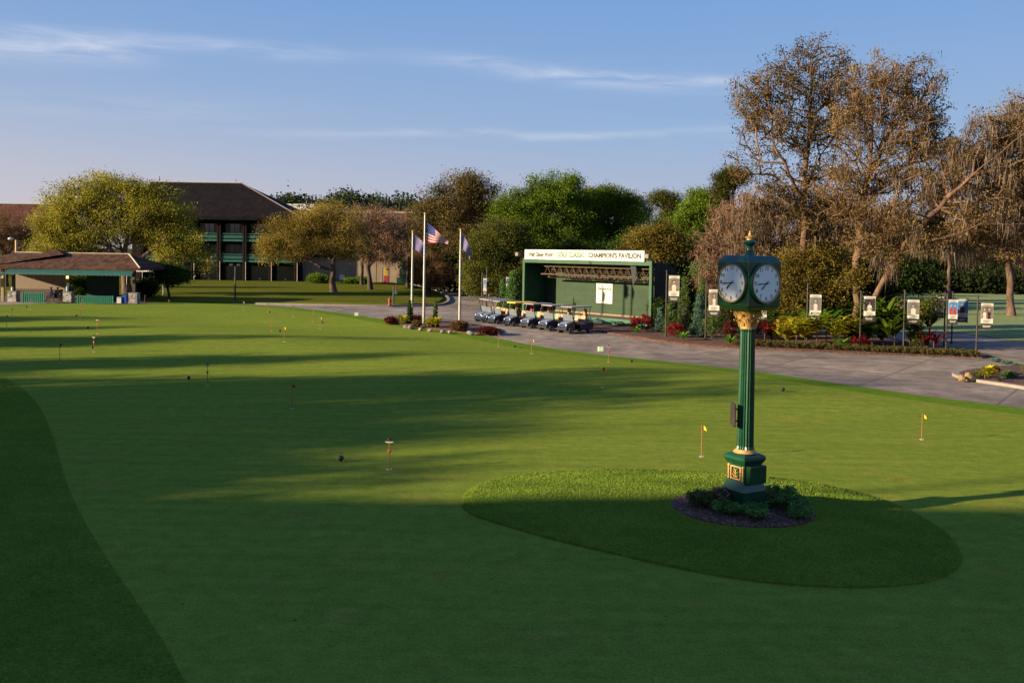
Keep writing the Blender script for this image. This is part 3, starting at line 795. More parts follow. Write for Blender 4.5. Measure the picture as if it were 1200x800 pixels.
# ================================================================ putting flags, one by one
def flagstick_kit(kind, ang):
    return kind
MSH = {}
def mesh_once(key, fn):
    if key not in MSH: MSH[key] = fn()
    return MSH[key]
def add_mesh(name, key, fn, mat, parent):
    if key in MSH:
        o = bpy.data.objects.new(name, MSH[key]); return link(o, parent)
    o = fn().build(name, mat, parent, True, 40); MSH[key] = o.data; return o
def pennant():
    mb = MB(); n = 8; vs = []
    for i in range(n+1):
        t = i/n; x = .012 + .17*t*.55; y = .03*math.sin(t*5)*t; z1 = .0 - .10*t*t*.9; wd = .165*(1-t*.55)
        vs += [(x, y, z1), (x+.02*t, y+.006, z1-wd)]
    mb.add(vs, [(i*2, i*2+1, i*2+3, i*2+2) for i in range(n)]); return mb
def flagstick(px, py, top, kind, label):
    p = at(px, py); gzv = p.z
    hgt = (py-top)*p.y/F*1.0
    hgt = max(.62, min(.98, hgt))
    t = thing('putting_flag', label, 'golf flag', (p.x, p.y, gzv+.006), random.uniform(-.6, .3), 'putting flags on the practice green')
    s = hgt/.8
    o = add_mesh('flagstick', 'stick', lambda: MB().tube([(0, 0, -.05), (0, 0, .8)], [.013, .011], 8), STICK, t); o.scale = (1, 1, s)
    o = add_mesh('cup', 'cup', lambda: MB().lathe([(.05, -.06), (.054, .004), (.062, .006), (.062, .0), (.054, -.06)], 20), CUPW, t)
    if kind in ('y', 'r', 'k'):
        o = add_mesh('pennant', 'pen'+('y' if kind == 'y' else 'r'), pennant, FLAGY if kind == 'y' else FLAGR, t); o.location = (0, 0, hgt-.01)
        if kind == 'k' or kind == 'r': 
            d = add_mesh('number_patch', 'patch', lambda: MB().box(.05, .10, -.012, .022, -.11, -.05), BLACK, t); d.location = (0, 0, hgt-.01)
    else:   # topper with crosspiece, as for children's practice
        o = add_mesh('crosspiece', 'cross', lambda: MB().tube([(-.10, 0, -.05), (-.04, 0, -.062), (.04, 0, -.062), (.10, 0, -.05)], [.015, .02, .02, .015], 10), M('crosspiece_pale', (.45, .36, .30), .6), t); o.location = (0, 0, hgt)
        o = add_mesh('finial_knob', 'knob', lambda: MB().ball((0, 0, .0), .05, 14, 10, (1, 1, .7)), BLACK, t); o.location = (0, 0, hgt+.02)
        o = add_mesh('number_disc', 'ndisc', lambda: MB().ball((0, -.01, 0), .048, 14, 10, (1, .35, 1)), FLAGR, t); o.location = (0, 0, hgt*.62)
    return t
FL = [
 (8, 385, 369, 'r', 'leftmost putting flag on the practice green, small red pennant'),
 (14, 372, 361, 'r', 'small far putting flag nearest the left stone pier of the shelter'),
 (36, 363, 349, 'r', 'far putting flag standing in front of the left green fence of the shelter'),
 (94, 373, 358, 'k', 'putting flag with dark patch standing just below the long green shelter fence'),
 (95.5, 362, 350, 'r', 'far red flag right against the left end of the long green shelter fence'),
 (114, 391, 374, 't', 'farther of the two close topped flagsticks at the left'),
 (110, 412.5, 394, 't', 'nearer of the two close topped flagsticks on the left of the green'),
 (70, 425, 402, 'k', 'red putting flag in the sunlit band nearest the coarse grass corner'),
 (243, 451.5, 427, 't', 'flagstick with white crosspiece standing alone in shade left of centre'),
 (169.5, 355, 345, 'r', 'tiny far putting flag right of the shelter by the small dark tree'),
 (197.5, 360, 351, 'k', 'tiny far putting flag below the small dark tree'),
 (285, 364, 353, 'y', 'far yellow putting flag just right of the lawn lamp post'),
 (314, 366, 355, 'r', 'far red putting flag between the yellow one and the road'),
 (343.6, 371, 358, 'r', 'far red putting flag closest to the road edge below the oak'),
 (366.7, 377, 364, 'k', 'far dark-topped putting flag below the right side of the oak'),
 (375, 385.6, 371, 'y', 'far yellow putting flag next to a dark-topped one below the oak'),
 (318, 388, 372, 'k', 'dark-patched putting flag in the sunlit green, left of a yellow flag'),
 (333, 400.5, 382.6, 'y', 'yellow putting flag in sunlight, nearest of the far cluster'),
 (342, 479, 449, 'r', 'red putting flag standing alone in the shade at the middle left'),
 (584, 406.5, 391, 'r', 'red putting flag right of the low brown shrub beside the golf carts'),
 (623, 414.5, 397, 'y', 'yellow putting flag on the green in front of the golf carts'),
 (713, 424, 405, 't', 'topped flagstick at the green edge beside a small pale box'),
 (706, 454, 430, 'k', 'shaded red putting flag with dark patch between pavilion and clock'),
 (822, 535, 497, 'y', 'orange-yellow putting flag immediately left of the clock'),
 (1080, 515, 484, 'y', 'rightmost putting flag, yellow, on the green right of the clock'),
 (456, 550, 515, 't', 'nearest putting flag, with white crosspiece and red disc, in the shade'),
]
for f_ in FL: flagstick(*f_)
# black practice markers (plain balls on pegs)
BLK = [(31, 360.5, 'far left'), (89.5, 370.8, 'below the long fence'), (103, 385.5, 'left of the farther topped flagstick'), (108.5, 408.5, 'by the nearer topped flagstick'), (221, 445, 'left of the lone crosspiece flagstick'),
       (316, 366.8, 'right of a far red flag'), (328, 389.2, 'left of a yellow flag'), (378, 379, 'by the far yellow flag'), (399.5, 541, 'nearest one, in the shade'), (603, 407.5, 'in front of the golf carts'), (740, 425, 'right of the flagstick by the pale box'), (917.5, 459, 'in the shade right of the clock shaft')]
for px, py, ds in BLK:
    p = at(px, py); t = thing('tee_marker', 'small black round marker on the green, ' + ds, 'marker', (p.x, p.y, p.z+.006), 0, 'black markers on the green')
    add_mesh('marker_ball', 'mball', lambda: MB().ball((0, 0, .09), .075, 14, 10), BLACK, t); add_mesh('peg', 'mpeg', lambda: MB().tube([(0, 0, -.03), (0, 0, .03)], .02, 6), BLACK, t)
PALE = M('pale_green_plastic', (.55, .68, .38), .5, .05, 4)
for px, py, ds in ((418, 370, 'beside the road below the oak'), (704, 411.5, 'at the green edge left of a topped flagstick')):
    p = at(px, py); t = thing('marker_box', 'small pale green box marker ' + ds, 'box', (p.x, p.y, p.z), .1, 'pale box markers at the green edge')
    MB().bbox(-.16, .16, -.09, .09, .0, .27, .015).build('box_body', PALE, t); MB().box(-.12, .12, -.094, -.0902, .05, .22).build('box_face', M('pale_face', (.7, .8, .55), .5), t)
p = at(883, 532)
# ================================================================ banners on posts
SEP = M('sepia_print', (.035, .026, .02), .6, .5, 9, col2=(.17, .13, .09)); DKP = M('dark_print', (.010, .010, .012), .6, .2, 6); SKYP = M('blue_print', (.02, .09, .22), .6, .4, 7, col2=(.06, .18, .34))
SKIN = M('printed_skin', (.22, .11, .065), .6, .1, 6); REDP = M('red_print', (.30, .015, .015), .6, .2, 6); WHP = M('white_print', (.43, .40, .33), .6, .06, 4); GRP = M('green_print', (.04, .09, .03), .6, .3, 8)
GOLDP = M('trophy_print', (.55, .35, .08), .6, .2, 6); GREYP = M('grey_print', (.09, .085, .08), .6, .3, 8)
def banner(px, pbot, ptop, bx0, bx1, by0, by1, Y, label, style, cat='banner'):
    if style[0] is GREYP: style = (GREYP, WHP, [(a, b*.85, c) for a, b, c in style[2]])
    """post at px; banner between bx0..bx1, rows by0..by1"""
    foot = base(px, Y, .07); top = atd(px, ptop, Y).z
    t = thing('banner_post', label, cat, tuple(foot), -.35, 'champion banners on dark posts')
    MB().tube([(0, 0, -.1), (0, 0, top-foot.z)], [.05, .045], 10).ball((0, 0, top-foot.z+.03), .06, 10, 8).tube([(0, 0, -.02), (0, 0, .08)], .09, 10).build('post', BRONZE, t, True)
    cpy = (by0+by1)/2
    xc0 = (bx0-px)*Y/F/.94; xc1 = (bx1-px)*Y/F/.94; z1 = atd(px, by0, Y).z-foot.z; z0 = atd(px, by1, Y).z-foot.z
    if xc0 > 0: xc0 = max(.06, xc0)
    xm, W, Hh = (xc0+xc1)/2, xc1-xc0, z1-z0
    e = xc1+.05 if xc0 >= 0 else xc0-.05
    for zz in (z1+.03, z0-.03): MB().tube([(0, 0, zz), (e, 0, zz)], .022, 8).build('banner_arm', BRONZE, t)
    yaw = 0
    # cloth: slight belly
    def patch(u0, u1, v0, v1, mat, off, name, parent):
        nx_, nz_ = 6, 6; vs = []
        for j in range(nz_+1):
            for i in range(nx_+1):
                u = u0+(u1-u0)*i/nx_; v = v0+(v1-v0)*j/nz_
                vs.append((xm+(u-.5)*W, -.03*math.sin(v*PI)*1.0 - .01*math.sin(u*6)-off, z0+v*Hh))
        fs = [(j*(nx_+1)+i, j*(nx_+1)+i+1, (j+1)*(nx_+1)+i+1, (j+1)*(nx_+1)+i) for j in range(nz_) for i in range(nx_)]
        return MB().add(vs, fs).build(name, mat, parent)
    def shape(pts, mat, off, name, parent):
        vs = [(xm+(u-.5)*W, -.03*math.sin(v*PI) - .01*math.sin(u*6)-off, z0+v*Hh) for u, v in pts]
        return MB().add(vs, [tuple(range(len(vs)))]).build(name, mat, parent)
    def ell(cu, cv, ru, rv, n=14): return [(cu+ru*math.cos(2*PI*i/n), cv+rv*math.sin(2*PI*i/n)) for i in range(n)]
    bg_, shirt, who = style
    cl_ = patch(0, 1, 0, 1, WHP, 0, 'banner_cloth', t)
    bb = patch(-.0001, 1.0001, 0, .20, DKP, .004, 'footer_band', cl_)
    for k in range(2): patch(.15+.05*k, .85-.08*k, .10-.05*k, .125-.05*k, WHP, .007, 'footer_text', cl_)
    patch(.02, .98, .40, .90, bg_, .004, 'photo_print', cl_)
    for k in range(2): patch(.2, .8-.1*k, .30-.06*k, .32-.06*k, GREYP, .006, 'caption_text', cl_)
    patch(.15, .85, .925, .95, GREYP, .006, 'caption_text', cl_)
    for (cu, sc, sh) in who:
        body = [(cu-.20*sc, .385), (cu-.21*sc, .56), (cu-.17*sc, .63), (cu-.05*sc, .66), (cu+.05*sc, .66), (cu+.17*sc, .63), (cu+.21*sc, .56), (cu+.20*sc, .385)]
        shape(body, sh, .008, 'printed_torso', cl_); shape(ell(cu, .715, .075*sc, .055), SKIN, .010, 'printed_face', cl_)
        shape([(cu-.09*sc, .735), (cu+.10*sc, .735), (cu+.07*sc, .775), (cu-.06*sc, .775)], REDP if sh is WHP and bg_ is DKP else WHP, .012, 'printed_cap', cl_)
        shape(ell(cu-.22*sc, .49, .05, .06), SKIN, .009, 'printed_hand', cl_); shape(ell(cu+.22*sc, .49, .05, .06), SKIN, .009, 'printed_hand', cl_)
    return t
banner(780, 395, 318, 782.5, 794, 323, 352.5, 62, 'sepia banner of a golfer in white, on the post nearest the pavilion', (SEP, WHP, [(.5, 1, WHP)]))
banner(826.5, 400, 332, 829.5, 841, 339, 369.5, 60, 'sepia banner with a small golfer, on the post just left of the clock head', (SEP, DKP, [(.5, .7, WHP)]))
banner(884, 403, 345, 886, 896.5, 361, 373.5, 58.5, 'banner mostly hidden behind the clock shaft and capital', (SEP, WHP, [(.5, .9, WHP)]))
banner(945, 405, 333, 947.5, 959.5, 345, 375.5, 57, 'banner of a golfer in white with red cap, over yellow plants between the leaning trunks', (GREYP, WHP, [(.5, 1.0, WHP)]))
banner(1007.5, 408, 342, 1010.5, 1022.5, 347, 375.5, 56, 'dark banner of a golfer in a white shirt, right of the big flared trunk', (DKP, WHP, [(.5, .9, WHP)]))
banner(1058.5, 410, 341, 1061.5, 1073.5, 351, 379, 55.2, 'pale banner of a golfer with outspread elbows, above the dark red plant', (GREYP, WHP, [(.5, 1.25, WHP)]))
banner(1106, 408.5, 342, 1096.5, 1104.5, 347, 371.5, 57, 'grey banner hung left of its post, behind the small leafy branch', (GREYP, WHP, [(.5, 1.0, GREYP)]))
banner(1108.5, 409, 345, 1109.5, 1119, 351, 379, 55.5, 'blue banner with two red-shirted figures, left of another blue banner', (SKYP, WHP, [(.3, .75, REDP), (.72, .7, REDP)]))
banner(1115, 404, 343, 1119, 1130.5, 350, 376.5, 60, 'blue and green banner of one golfer, behind the two-figure banner', (SKYP, GRP, [(.5, 1.1, DKP)]))
banner(1144, 410, 347.5, 1147.5, 1159.5, 355, 384.5, 55.5, 'rightmost banner, with two golfers, hung on the last dark post by the cart path', (SEP, WHP, [(.3, .7, WHP), (.68, .7, DKP)]))
banner(1048, 400, 340, 1050, 1058, 346, 364.5, 66, 'small far banner of a red-shirted golfer under the trees, left of the pale banner', (GRP, WHP, [(.5, 1, REDP)]))
banner(1026, 398, 340, 1027.5, 1034.5, 349, 360.5, 68, 'smallest far banner under the trees beside the dark banner', (GRP, WHP, [(.5, 1, WHP)]))
banner(1075, 398, 342, 1076.5, 1083, 350, 366, 67, 'small far banner half hidden by leaves right of the pale banner', (DKP, WHP, [(.5, 1, GOLDP)]))
banner(564.5, 378, 320, 566, 569.5, 326, 345, 76, 'narrow blue and white banner turned edge on, left of the golf carts', (SKYP, WHP, [(.5, 1, WHP)]))
banner(570, 378, 313, 570.8, 571.5, 326, 330, 82, 'plain tall dark post with a tiny sign behind the leftmost carts', (GREYP, WHP, []))
banner(598, 372, 318, 592.5, 597, 325, 338, 88, 'small dark blue banner with stars behind the cone-shaped shrubs', (M('navy_print', (.02, .05, .2), .6, .2, 5), WHP, []))
# ================================================================ flagpoles with flags
def cloth(name, pts_fn, nu, nv, mat, parent):
    vs = [pts_fn(i/nu, j/nv) for j in range(nv+1) for i in range(nu+1)]
    fs = [(j*(nu+1)+i, j*(nu+1)+i+1, (j+1)*(nu+1)+i+1, (j+1)*(nu+1)+i) for j in range(nv) for i in range(nu)]
    return MB().add(vs, fs).build(name, mat, parent, True, 180)
LILAC = M('lilac_flag', (.17, .14, .28), .8, .25, 3); USR = M('flag_stripe_red', (.36, .012, .02), .8, .1, 6); USW = M('flag_stripe_white', (.5, .48, .46), .8, .05, 6); USB = M('flag_canton_blue', (.03, .04, .20), .8, .1, 6)
def pole(px, pbot, ptop, label):
    foot = at(px, pbot, .03); top = atd(px, ptop, foot.y).z - foot.z
    t = thing('flagpole', label, 'flagpole', tuple(foot), 0, 'flagpoles in the bed at the edge of the green')
    MB().tube([(0, 0, -.1), (0, 0, top*.5), (0, 0, top)], [.10, .085, .05], 12).build('mast', ALU, t, True)
    MB().ball((0, 0, top+.08), .09, 12, 8).build('ball_cap', GOLD, t, True); MB().lathe([(.17, 0), (.17, .04), (.11, .09)], 16).build('base_collar', ALU, t)
    MB().tube([(.10, -.02, .3), (.09, -.02, top-.2)], .008, 5).build('rope', BLACK, t)
    return t, top, foot
p1, tp1, f1 = pole(482.5, 378, 272.5, 'left short flagpole carrying a limp lilac flag')
p2, tp2, f2 = pole(496.5, 380.5, 251.5, 'tallest flagpole, carrying the red, white and blue striped flag')
p3, tp3, f3 = pole(538.5, 381, 270.5, 'right short flagpole carrying a narrow limp lilac flag')
def limp(W, Hh, drop, zt, sq=1):
    def f(u, v):
        x = .10 + W*u*(1-.12*v); z = zt - Hh*v*(1-.35*u) - drop*u*u**.3
        return (x, .12*math.sin(u*7+v*2)*u, z)
    return f
fl_1 = thing('flag', 'limp lilac flag hanging from the left short flagpole', 'flag', tuple(f1)); cloth('flag_cloth', limp(1.0, 1.15, .95, tp1-.15), 14, 8, LILAC, fl_1)
fl_3 = thing('flag', 'narrow limp lilac flag hanging from the right short flagpole', 'flag', tuple(f3)); cloth('flag_cloth', limp(.66, 1.1, 1.2, tp3-.2), 14, 8, LILAC, fl_3)
fl_2 = thing('flag', 'striped red and white flag with dark blue canton on the tallest pole', 'flag', tuple(f2))
def usf(u, v):
    fu = limp(1.72, 1.55, 1.05, tp2-.55)
    x = .10 + 1.62*u; zt = tp2-.5 - 1.42*u**1.1 ; zb_ = tp2-2.0 - .16*u - .05*math.sin(u*6)
    return (x, .14*math.sin(u*8+v*1.5)*u**.7, zt + (zb_-zt)*v)
for k in range(13):
    v0, v1 = k/13, (k+1)/13; u0 = .42 if k < 7 else 0
    cloth('red_stripe' if k % 2 == 0 else 'white_stripe', lambda u, v, a=v0, b=v1, c=u0: usf(c+(1-c)*u, a+(b-a)*v), 12, 1, USR if k % 2 == 0 else USW, fl_2)
can = cloth('canton', lambda u, v: usf(.42*u, v*7/13), 8, 5, USB, fl_2)
for r in range(5):
    for c in range(5+(r % 2)):
        u = .03+.07*c + (0 if r % 2 else .035); v = .05+r*.11; p = Vector(usf(min(u, .4), v))
        MB().add([(p.x+.028*math.cos(a)*(1 if i % 2 else .42), p.y-.012, p.z+.028*math.sin(a)*(1 if i % 2 else .42)) for i, a in enumerate(np.arange(10)*PI/5+PI/2+PI/5)], [tuple(range(10))]).build('star', USW, can)

# ================================================================ golf carts
def make_cart(label, roofm, bodym, bagm, n=0):
    """local +x forward, y across, origin at ground centre"""
    t = thing('golf_cart', label, 'golf cart', group='golf carts parked in a row beside the pavilion')
    # nose / cowl
    prof = [(1.18, .34), (1.24, .46), (1.18, .62), (1.00, .76), (.74, .84), (.56, .90), (.50, .86), (.50, .34)]
    mb = MB(); nn = len(prof); W = .56
    vs = [(x, s*(W - (.10 if x > 1.1 else 0)), z) for s in (-1, 1) for x, z in prof]
    fs = [tuple(range(nn)), tuple(range(nn, 2*nn))[::-1]] + [(i, i+nn, (i+1) % nn+nn, (i+1) % nn) for i in range(nn)]
    mb.add(vs, fs); o = mb.build('front_body', bodym, t)
    bm = bmesh.new(); bm.from_mesh(o.data); bmesh.ops.bevel(bm, geom=list(bm.edges), offset=.035, segments=2, affect='EDGES', profile=.6); bm.to_mesh(o.data); bm.free()
    # silver bonnet panel and lamps
    mb = MB(); mb.add([(1.215, -.30, .56), (1.215, .30, .56), (1.05, .34, .745), (1.05, -.34, .745), (.80, .36, .84), (.80, -.36, .84)], [(0, 1, 2, 3), (3, 2, 4, 5)]); mb.build('bonnet_panel', M('silver_blue_paint', (.18, .20, .26), .25, .08, 4, metal=.3, coat=.4), t)
    for s in (-1, 1): MB().ball((1.15, s*.38, .60), .085, 12, 8, (.5, 1, .7)).build('headlight', M('lamp_glass', (.8, .8, .78), .15, .03, 3), t)
    MB().bbox(1.17, 1.29, -.5, .5, .27, .40, .03).build('front_bumper', BLACK, t)
    MB().bbox(-.35, .60, -.56, .56, .28, .36, .02).build('floor_pan', BLACK, t)
    # seat box, rear body with wheel arches
    prof = [(.05, .34), (.05, .62), (-.45, .66), (-.62, .80), (-1.10, .78), (-1.18, .66), (-1.12, .40), (-.45, .34)]; nn = len(prof); W = .59
    vs = [(x, s*W, z) for s in (-1, 1) for x, z in prof]; fs = [tuple(range(nn)), tuple(range(nn, 2*nn))[::-1]] + [(i, i+nn, (i+1) % nn+nn, (i+1) % nn) for i in range(nn)]
    o = MB().add(vs, fs).build('rear_body', bodym, t)
    bm = bmesh.new(); bm.from_mesh(o.data); bmesh.ops.bevel(bm, geom=list(bm.edges), offset=.04, segments=2, affect='EDGES', profile=.6); bm.to_mesh(o.data); bm.free()
    MB().bbox(-.42, .12, -.54, .54, .63, .78, .05).build('seat', TAN, t)
    m = Matrix.Translation((-.42, 0, .80)) @ Matrix.Rotation(-.18, 4, 'Y')
    MB().bbox(-.06, .06, -.54, -.02, .02, .42, .045, m).build('seat_back', TAN, t); MB().bbox(-.06, .06, .02, .54, .02, .42, .045, m).build('seat_back', TAN, t)
    MB().tube([(.12, -.57, .60), (.12, -.60, .84), (-.30, -.60, .86), (-.30, -.57, .62)], .018, 6).build('arm_rail', BLACK, t); MB().tube([(.12, .57, .60), (.12, .60, .84), (-.30, .60, .86), (-.30, .57, .62)], .018, 6).build('arm_rail', BLACK, t)
    # roof and struts
    o = MB().bbox(-1.02, .86, -.58, .58, 1.78, 1.86, .035).build('roof', roofm, t)
    for s in (-1, 1):
        MB().tube([(.60, s*.52, .84), (.78, s*.53, 1.79)], .022, 8).build('roof_strut', BLACK, t)
        MB().tube([(-.62, s*.52, .72), (-.88, s*.53, 1.79)], .024, 8).build('roof_strut', BLACK, t)
    # folded windscreen
    a = Vector((.64, 0, .88)); b = Vector((.74, 0, 1.30)); dd = (b-a)
    mb = MB(); mb.add([(a.x, -.50, a.z), (a.x, .50, a.z), (b.x, .50, b.z), (b.x, -.50, b.z), (a.x-.012, -.50, a.z), (a.x-.012, .50, a.z), (b.x-.012, .50, b.z), (b.x-.012, -.50, b.z)], [(0, 1, 2, 3), (7, 6, 5, 4), (0, 4, 5, 1), (2, 6, 7, 3), (1, 5, 6, 2), (0, 3, 7, 4)]); mb.build('windscreen', GLASSY, t)
    # steering
    MB().tube([(.58, -.27, .80), (.34, -.27, .98)], .02, 6).build('steering_column', BLACK, t)
    pts = []; ax = Vector((-.24, 0, .18)).normalized(); u = Vector((0, 1, 0)); v = ax.cross(u)
    c = Vector((.34, -.27, .98)); pts = [c + (u*math.cos(q)+v*math.sin(q))*.16 for q in np.linspace(0, 2*PI, 17)]
    MB().tube(pts, .014, 5, False).build('steering_wheel', BLACK, t)
    for x, s in ((.85, -1), (.85, 1), (-.80, -1), (-.80, 1)):
        m = Matrix.Translation((x, s*.50, .235)) @ Matrix.Rotation(-s*PI/2, 4, 'X')
        wz = MB().lathe([(.15, -.02), (.21, -.01), (.235, .02), (.235, .14), (.215, .17), (.15, .175), (.15, .16)], 24, mat=Matrix.Translation((x, s*.45, .235)) @ Matrix.Rotation(-s*PI/2, 4, 'X')).build('wheel', TYRE, t, True, 50)
        MB().lathe([(.148, .10), (.145, .168), (.12, .150), (.05, .145), (.045, .17), (.02, .172)], 20, mat=Matrix.Translation((x, s*.45, .235)) @ Matrix.Rotation(-s*PI/2, 4, 'X')).build('rim', RIM, wz, True, 50)
    MB().bbox(-1.16, -.80, -.50, .50, .80, .84, .02).build('bag_well', BLACK, t)
    return t
def golf_bag(cart_loc, rz, off, m, label, grp):
    b = thing('golf_bag', label, 'golf bag', (0, 0, 0), rz, grp)
    q = Matrix.Rotation(rz, 3, 'Z') @ Vector((off[0], off[1], 0)); b.location = (cart_loc[0]+q.x, cart_loc[1]+q.y, .84)
    MB().lathe([(.12, 0), (.14, .04), (.125, .4), (.14, .72), (.15, .78), (.13, .80)], 14, mat=Matrix.Rotation(-.12, 4, 'Y')).bbox(-.18, -.12, -.09, .09, .12, .5, .03, Matrix.Rotation(-.12, 4, 'Y')).build('bag_body', m, b, True)
    for i in range(6):
        a = i*1.05; MB().tube([(-.09+.06*math.cos(a), .06*math.sin(a), .75), (-.12+.09*math.cos(a), .09*math.sin(a), .93+.03*(i % 3))], .008, 5).ball((-.12+.09*math.cos(a), .09*math.sin(a), .94+.03*(i % 3)), .035, 8, 6, (1, .6, .7)).build('club', BLACK if i % 2 else RIM, b)
    return b
proto = None
hd_ang = PI + .62      # carts face the camera's lower left
CARTS = [(674, 390.6, hd_ang, 'n', 'rightmost golf cart, the one nearest the pavilion skirt'), (651, 388, hd_ang, 'n', 'second golf cart from the right end of the row'), (629.5, 385.6, hd_ang, 'n', 'third golf cart from the right, beside the yellow roofed one'),
         (610, 383.5, hd_ang-.08, 'y', 'golf cart with yellow roof and yellow and red side panels'), (591.5, 381.2, hd_ang-.06, 'n', 'golf cart immediately left of the yellow roofed one'),
         (583, 379.5, hd_ang-.03, 'n', 'second golf cart from the left end of the row'), (575.5, 377.8, hd_ang, 'n', 'leftmost golf cart in the row')]
for px, py, rz, kd, lab in CARTS:
    p = at(px, py, .0)
    if kd == 'y':
        c = make_cart(lab, YEL, NAVY, RED)
        for s in (-1, 1): MB().bbox(-.42, .10, s*.60-.012, s*.60+.012, .36, .58, .01).build('side_panel', YEL, c); MB().bbox(-.60, .30, s*.60-.014, s*.60+.014, .585, .72, .01).build('side_stripe', RED, c)
    else:
        if proto is None: c = proto = make_cart(lab, ROOFC, NAVY, TAN)
        else: c = dup(proto, label=lab)
    c.location = (p.x, p.y, .0); c.rotation_euler = (0, 0, rz + .05*math.sin(px*1.7)); c['label'] = lab
BAGT = M('bag_tan', (.34, .19, .06), .6, .2, 5)
for i, (ci, off, m, lab) in enumerate(((0, (-.98, -.22), BAGT, 'tan golf bag on the back of the rightmost cart'), (1, (-.98, .2), BAGT, 'tan golf bag on the back of the second cart from the right'),
        (2, (-.98, .0), BAGT, 'tan golf bag on the back of the third cart from the right'), (3, (-.98, -.1), RED, 'red golf bag on the back of the yellow roofed cart'), (4, (-.98, 0), BAGT, 'tan golf bag behind the seat of the cart left of the yellow roofed one'))):
    px, py, rz, kd, _ = CARTS[ci]; p = at(px, py, 0); golf_bag((p.x, p.y), rz, off, m, lab, 'golf bags on the carts')

# ================================================================ the open-front pavilion
PL_ = Vector((.87, 79.5, 0)); PRr = Vector((10.2, 68.6, 0)); WP = (PRr-PL_).length; DP = 2.7
PVA = math.atan2(PRr.y-PL_.y, PRr.x-PL_.x)
pv_ = thing('pavilion', 'open-fronted dark green pavilion with a long cream name board along its roof edge', 'pavilion', tuple(PL_), PVA)
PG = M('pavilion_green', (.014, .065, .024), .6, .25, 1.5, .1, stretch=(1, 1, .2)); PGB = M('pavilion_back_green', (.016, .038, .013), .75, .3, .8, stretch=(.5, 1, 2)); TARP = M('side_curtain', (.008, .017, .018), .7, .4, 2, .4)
for x0 in (0, WP-.26): MB().bbox(x0, x0+.26, 0, .26, 0, 4.85, .02).build('column', PG, pv_)
MB().bbox(0, WP, -.02, .28, 4.62, 4.98, .02).build('front_beam', PG, pv_)
MB().box(.02, .12, .262, DP, 0, 4.8).build('left_wall', GREEN_D, pv_)
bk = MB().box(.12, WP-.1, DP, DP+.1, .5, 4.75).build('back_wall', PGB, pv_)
for k in range(1, 6): MB().box(k*WP/6-.02, k*WP/6+.02, DP-.018, DP-.001, .58, 3.45).build('batten', PG, bk)
MB().box(.12, WP-.12, DP-.06, DP-.003, .50, .62).build('timber_kerb', M('timber_tan', (.22, .14, .085), .7, .2, 6), pv_)
MB().box(.12, WP-.1, .262, DP, .42, .50).build('stage_floor', M('stage_boards', (.10, .09, .07), .7, .2, 4), pv_)
MB().box(.26, WP-.26, .05, .11, .0, .50).build('front_skirt', M('skirt_green', (.02, .10, .045), .5, .4, 5, .3), pv_)
MB().box(-.02, WP+.02, .28, DP+.15, 4.76, 4.84).build('roof_deck', GREEN_D, pv_)
# drooping curtain closes the right side
mb = MB(); nz_, ny_ = 10, 14; vs = []
for j in range(nz_+1):
    for i in range(ny_+1):
        u = i/ny_; v = j/nz_; zt = 4.85 - 2.6*max(0, u-.35)**1.7/(.65**1.7)*.55
        vs.append((WP+.02 + .05*math.sin(u*26)*(1-v*.6) + .25*math.sin(u*PI)*(1-v), .28 + (DP+.5)*u, zt*v))
mb.add(vs, [(j*(ny_+1)+i, j*(ny_+1)+i+1, (j+1)*(ny_+1)+i+1, (j+1)*(ny_+1)+i) for j in range(nz_) for i in range(ny_)]).build('side_curtain', TARP, pv_, True, 60)
# retractable canopy trusses
TRM = M('truss_tan', (.10, .065, .04), .5, .25, 6, metal=.3)
for k, (yy, zt, zb_) in enumerate(((.7, 4.35, 3.7), (1.5, 4.1, 3.45))):
    mb = MB(); mb.tube([(2.0, yy, zt), (WP-.3, yy, zt)], .05, 6); mb.tube([(1.6, yy, zb_), (WP-.3, yy, zb_)], .07, 6); n_ = 16
    for i in range(n_): 
        xa = 2.0+(WP-2.4)*i/n_; xb = 2.0+(WP-2.4)*(i+.5)/n_; xc = 2.0+(WP-2.4)*(i+1)/n_
        mb.tube([(xa, yy, zb_), (xb, yy, zt)], .03, 5); mb.tube([(xb, yy, zt), (xc, yy, zb_)], .03, 5)
    mb.build('truss', TRM, pv_)
for i in range(7):
    x = 1.5+i*(WP-2)/6; MB().tube([(x, .3, 4.72), (x+.3, 1.0, 4.3), (x+.1, DP-.1, 3.95)], .035, 6).build('rafter', TRM, pv_)
for k in range(4):
    x0 = 3.0+k*2.75; MB().bbox(x0, x0+2.4, DP-.5, DP-.25, 3.38, 3.52, .03).build('roller_housing', M('roller_tan', (.16, .11, .07), .5, .15, 5), pv_)
# name board, lettering as on the board
brd = MB().bbox(.42, WP-.62, -.16, -.03, 4.90, 5.72, .02).build('name_board', CREAM, pv_)
rt90 = (PI/2, 0, 0); zc = 5.31; Lw = WP-1.04
text('Walt Disney World', .50, INK, brd, (2.40, -.165, zc), rt90, ext=.004, shear=.35, bold=.016, sx=.72)
text('GOLF CLASSIC', .52, GREENINK, brd, (5.95, -.165, zc), rt90, ext=.004, bold=.018, sx=.95)
text("CHAMPION'S PAVILION", .52, INK, brd, (10.70, -.165, zc), rt90, ext=.004, bold=.020, sx=1.0)
b2 = MB().bbox(8.6-2.45, 8.6-.65, DP-.05, DP-.005, 1.45, 3.05, .01).build('back_board', CREAM, pv_)
text('Walt Disney World', .26, INK, b2, (7.05, DP-.055, 2.62), rt90, ext=.003, shear=.35, bold=.006, sx=.72)
text('GOLF', .12, TAN, b2, (7.05, DP-.055, 2.32), rt90, ext=.003)
